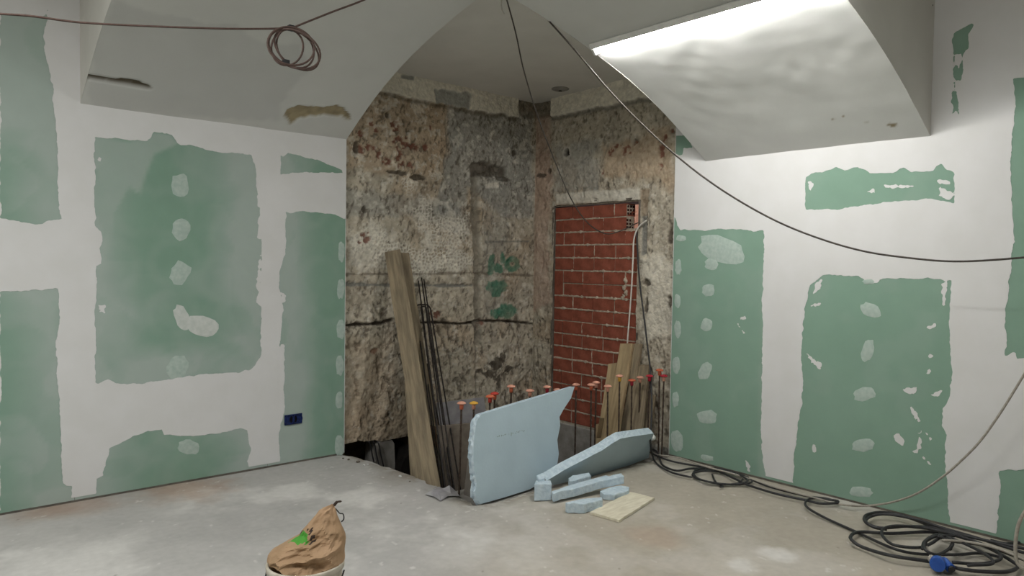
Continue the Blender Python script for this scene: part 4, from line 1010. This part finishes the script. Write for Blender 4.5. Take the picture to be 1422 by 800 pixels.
fcable('black_cable', 'black cable bowing out from the wall foot into the big heap', [(690,500),(600,488),(562,500),(566,525),(640,568),(760,622),(900,685),(1000,708),(1150,712),(1250,706),(1330,722)], .0075, M_black, grp=G)
fcable('black_cable', 'widest black cable loop at the front of the big heap', [(1058,740),(900,716),(790,684),(742,655),(742,634),(780,622),(900,628),(1050,622),(1150,636),(1280,684),(1385,745),(1392,765),(1350,780),(1250,778),(1170,768),(1130,757)], .009, M_black, .008, grp=G)
fcable('black_cable', 'tight black cable loop at the upper left of the big heap', [(1130,690),(1135,655),(1060,604),(950,560),(860,545),(800,556),(794,580),(830,603),(880,612)], .009, M_black, .02, grp=G)
fcable('black_cable', 'second tight black cable loop within the big heap', [(1422,705),(1250,650),(1100,606),(1000,574),(880,552),(815,562),(800,586),(860,606),(960,600),(1060,606),(1200,640),(1422,688)], .008, M_black, .03, grp=G)
fcable('black_cable', 'black cable oval crossing the middle of the big heap', [(1140,742),(1250,748),(1330,728),(1300,690),(1200,650),(1060,612),(930,598),(870,608),(862,635),(905,672),(1000,684),(1055,668),(1100,640),(1150,638)], .008, M_black, .04, grp=G)
fcable('black_cable', 'small upright black cable loop behind the blue plug', [(1020,690),(1030,660),(1080,632),(1130,650),(1135,680),(1080,712),(1030,690),(1040,655),(1110,640),(1250,700),(1300,745),(1200,755)], .0075, M_black, .045, grp=G)
fcable('black_cable', 'black cable passing straight through the heap to the frame edge', [(1080,640),(1150,660),(1250,672),(1340,700),(1440,740),(1500,770)], .008, M_black, .05, grp=G)
fcable('grey_cable', 'pale grey cable lying over the big black heap', [(1100,655),(1200,662),(1300,682),(1380,712),(1450,745),(1520,790)], .007, M_greyc, .065)
fcable('black_cable', 'black cable rising at the frame edge by the wall foot', [(1290,655),(1345,668),(1395,660),(1430,640),(1480,600)], .008, M_black, .0, grp=G)
cable('grey_cable', 'pale grey cable loop standing at the right frame edge', [hit(px, py, 0, 3.95) for px, py in px_scale([(1500,470),(1450,510),(1410,570),(1394,620),(1388,680),(1392,735),(1410,760),(1440,768)])], .008, M_greyc)
# blue plug and socket at the end of the heap
bp_ = hit(1305, 783, 2, .045)
t = thing('blue_plug', 'blue round industrial plug with a hinged lid on the front of the cable heap', 'plug', bp_)
vdir = ORG-bp_; vdir[2] = .0; vdir /= np.linalg.norm(vdir); sidev = np.cross(ZV, vdir)
sdr = -RT.copy(); sdr[2] = 0; sdr /= np.linalg.norm(sdr)
def cyl(a, b_, r, nm, m, n=20): MB().tube([a, a+(b_-a)*.1, a+(b_-a)*.9, b_], [r*.92, r, r, r*.92], n).build(nm, m, t, smooth=False)
cyl(sdr*.01+ZV*.0-vdir*.02, sdr*.01+vdir*.035+ZV*.006, .034, 'plug_lid', M_blue)
cyl(-sdr*.015-vdir*.045+ZV*.0, -sdr*.055+vdir*.035-ZV*.012, .022, 'plug_body', M_blue)
cyl(-sdr*.054+vdir*.034-ZV*.012, -sdr*.060+vdir*.044-ZV*.014, .017, 'plug_mouth', M_black)
cyl(sdr*.045-vdir*.05+ZV*.01, sdr*.02-vdir*.01+ZV*.004, .018, 'plug_collar', M_greyc)
MB().tube([p-bp_ for p in catmull([bp_+sdr*.045-vdir*.05+ZV*.01]+[hit(px, py, 2, .05) for px, py in px_scale([(1055,710),(1038,690),(1033,665)])], 6)], .009, 8).build('plug_lead', M_greyc, t, smooth=True)

# ------------------------------------------------------------------ bucket with paper bag
bx = at(424.5, 780, 2.7); zr = bx[2]; R0 = .139
bk = thing('bucket', 'off-white plastic bucket stuffed with a crumpled paper bag', 'bucket', (bx[0], bx[1], 0))
MB().lathe([(.001, .004), (.105, .004), (.112, .012), (R0-.004, zr-.02), (R0-.004, zr)], 40).build('bucket_wall', M_bucket, bk, smooth=True)
MB().lathe([(R0-.010, zr-.004), (R0-.006, zr+.004), (R0, zr+.005), (R0+.003, zr), (R0+.002, zr-.02), (R0-.003, zr-.022)], 40).build('rim', M_bucket, bk, smooth=True)
hp = [(R0*1.03*math.cos(a_)*RT[0]-R0*1.0*math.sin(a_)*FWD[0]*.0, R0*1.03*math.cos(a_)*RT[1], zr-.03-.10*math.sin(a_)) for a_ in np.linspace(0, math.pi, 16)]
hp = [(x-FWD[0]*.146*math.sin(a_), y-FWD[1]*.146*math.sin(a_), z) for (x, y, z), a_ in zip(hp, np.linspace(0, math.pi, 16))]
MB().tube(hp, .003, 6).build('handle', M_steel, bk, smooth=True)
# crumpled bag: rings between the traced outline left and right, with sharp folds
lvl = [(777,371.5,478),(768,374,477.5),(760,386,478),(752,401,479),(744,414,478.5),(736,419,475),(727,428,471),(718,436,467),(711,442,465),(707,453,463),(704.5,459,462.5)]
rows = []; axr = RT.copy(); axr[2] = 0; axr /= np.linalg.norm(axr); axf = fw0
lvl = [(797,388,463),(786,376,474)]+lvl
NR = 72; rr = np.random.RandomState(4)
# resample levels
ks = np.linspace(0, len(lvl)-1, 44); LV = np.array([[np.interp(k_, range(len(lvl)), [l_[c_] for l_ in lvl]) for c_ in range(3)] for k_ in ks])
folds = [(rr.uniform(0, 2*math.pi), rr.uniform(0, 1), rr.uniform(-1, 1), rr.uniform(.006, .016)) for _ in range(26)]
for ri, (py, l_, r_) in enumerate(LV):
    c = at((l_+r_)/2, py, 2.7); a_ = (r_-l_)/2*2.7/F; v = ri/(len(LV)-1)
    bdepth = min(a_, .13)*(.86-.25*v)*min(1, .8+v*1.5)
    cc = np.array([c[0], c[1], c[2]]); row = []
    # lean the rings so that the top keeps above the rear half of the bucket
    cc = cc+axf*(.02*v)
    for j in range(NR):
        th_ = 2*math.pi*j/NR; e = 1
        wa = worley(np.array([j/NR*9.0+v*2.5]), np.array([v*5.0-j/NR*2]), 1.0, 2); wb_ = worley(np.array([j/NR*19.0-v*3]), np.array([v*11.0]), 1.0, 7)
        ends = min(1, j/NR*14, (1-j/NR)*14)
        crump = 1.7*(.30*(float(wa[0][0])-.4)+.12*(float(wb_[0][0])-.4)+.10*max(0, .25-float(wa[1][0]-wa[0][0])))*ends
        front = abs(math.sin(th_))**.6
        rad = 1+crump*front*1.1
        row.append(cc+axr*a_*math.cos(th_)*(1+(rad-1)*.25)+axf*bdepth*math.sin(th_)*rad+np.array([0, 0, .006*math.sin(5*th_+3*v)*v]))
    rows.append(row)
b0 = np.array([bx[0], bx[1], 0])
bg = thing('paper_bag', 'crumpled brown paper bag with green print standing in the bucket', 'bag', (bx[0], bx[1], zr-.03)); base = np.array(bg.location)
mb = MB(); vs = [p-base for r in rows for p in r]; m_ = len(rows); fs = []; ms = []
gpoly = [(401,753),(411,746),(416,744),(421,737),(424,738),(427,742),(427.5,757),(422,754),(412,756)]
def toimg(p):
    v = p-ORG; z = v@FWD; return 711+F*(v@RT)/z, 400-F*(v@UP)/z
def inpoly(x, y, poly):
    r = False
    for (x1, y1), (x2, y2) in zip(poly, poly[1:]+poly[:1]):
        if (y1 > y) != (y2 > y) and x < x1+(y-y1)*(x2-x1)/(y2-y1): r = not r
    return r
# panel of the bag that carries the green print and the dark lettering remains
gv = []; rr2 = random.Random(12)
for i in range(m_-1):
    for j in range(NR):
        f = (i*NR+j, i*NR+(j+1) % NR, (i+1)*NR+(j+1) % NR, (i+1)*NR+j); fs.append(f)
        c = sum(rows[a_//NR][a_ % NR] for a_ in f)/4; mi = 0
        if j > NR//2:
            x, y = toimg(c)
            if inpoly(x, y, gpoly): mi = 1
            elif (inpoly(x, y, [(415,746),(419,735),(423,737),(420,744)]) or inpoly(x, y, [(426,736),(431,728),(434,735),(432,742),(427,741)]) or inpoly(x, y, [(429,745),(436,743),(438,752),(432,757),(429,751)])) and rr2.random() < .62: mi = 2
        ms.append(mi)
fs.append(tuple((m_-1)*NR+j for j in range(NR))); ms.append(0)
mb.add(vs, fs); mb.m = ms; mb.build('paper', [M_paper, M_greenp, M_ink], bg)
q = rows[-1][0]-base
MB().tube([p for p in catmull([q+axr*0, q+axr*.010+ZV*.012, q+axr*.028+ZV*.016], 5)], [.006]*6+[.004]*4+[.001], 5).build('torn_tip', M_ink, bg)
MB().tube(catmull([q+axr*.004-ZV*.012, q+axr*.02-ZV*.030, q+axr*.032-ZV*.032, q+axr*.036-ZV*.045, q+axr*.034-ZV*.055, q+axr*.027-ZV*.062], 4), .0025, 6).build('string_loop', M_black, bg, smooth=True)
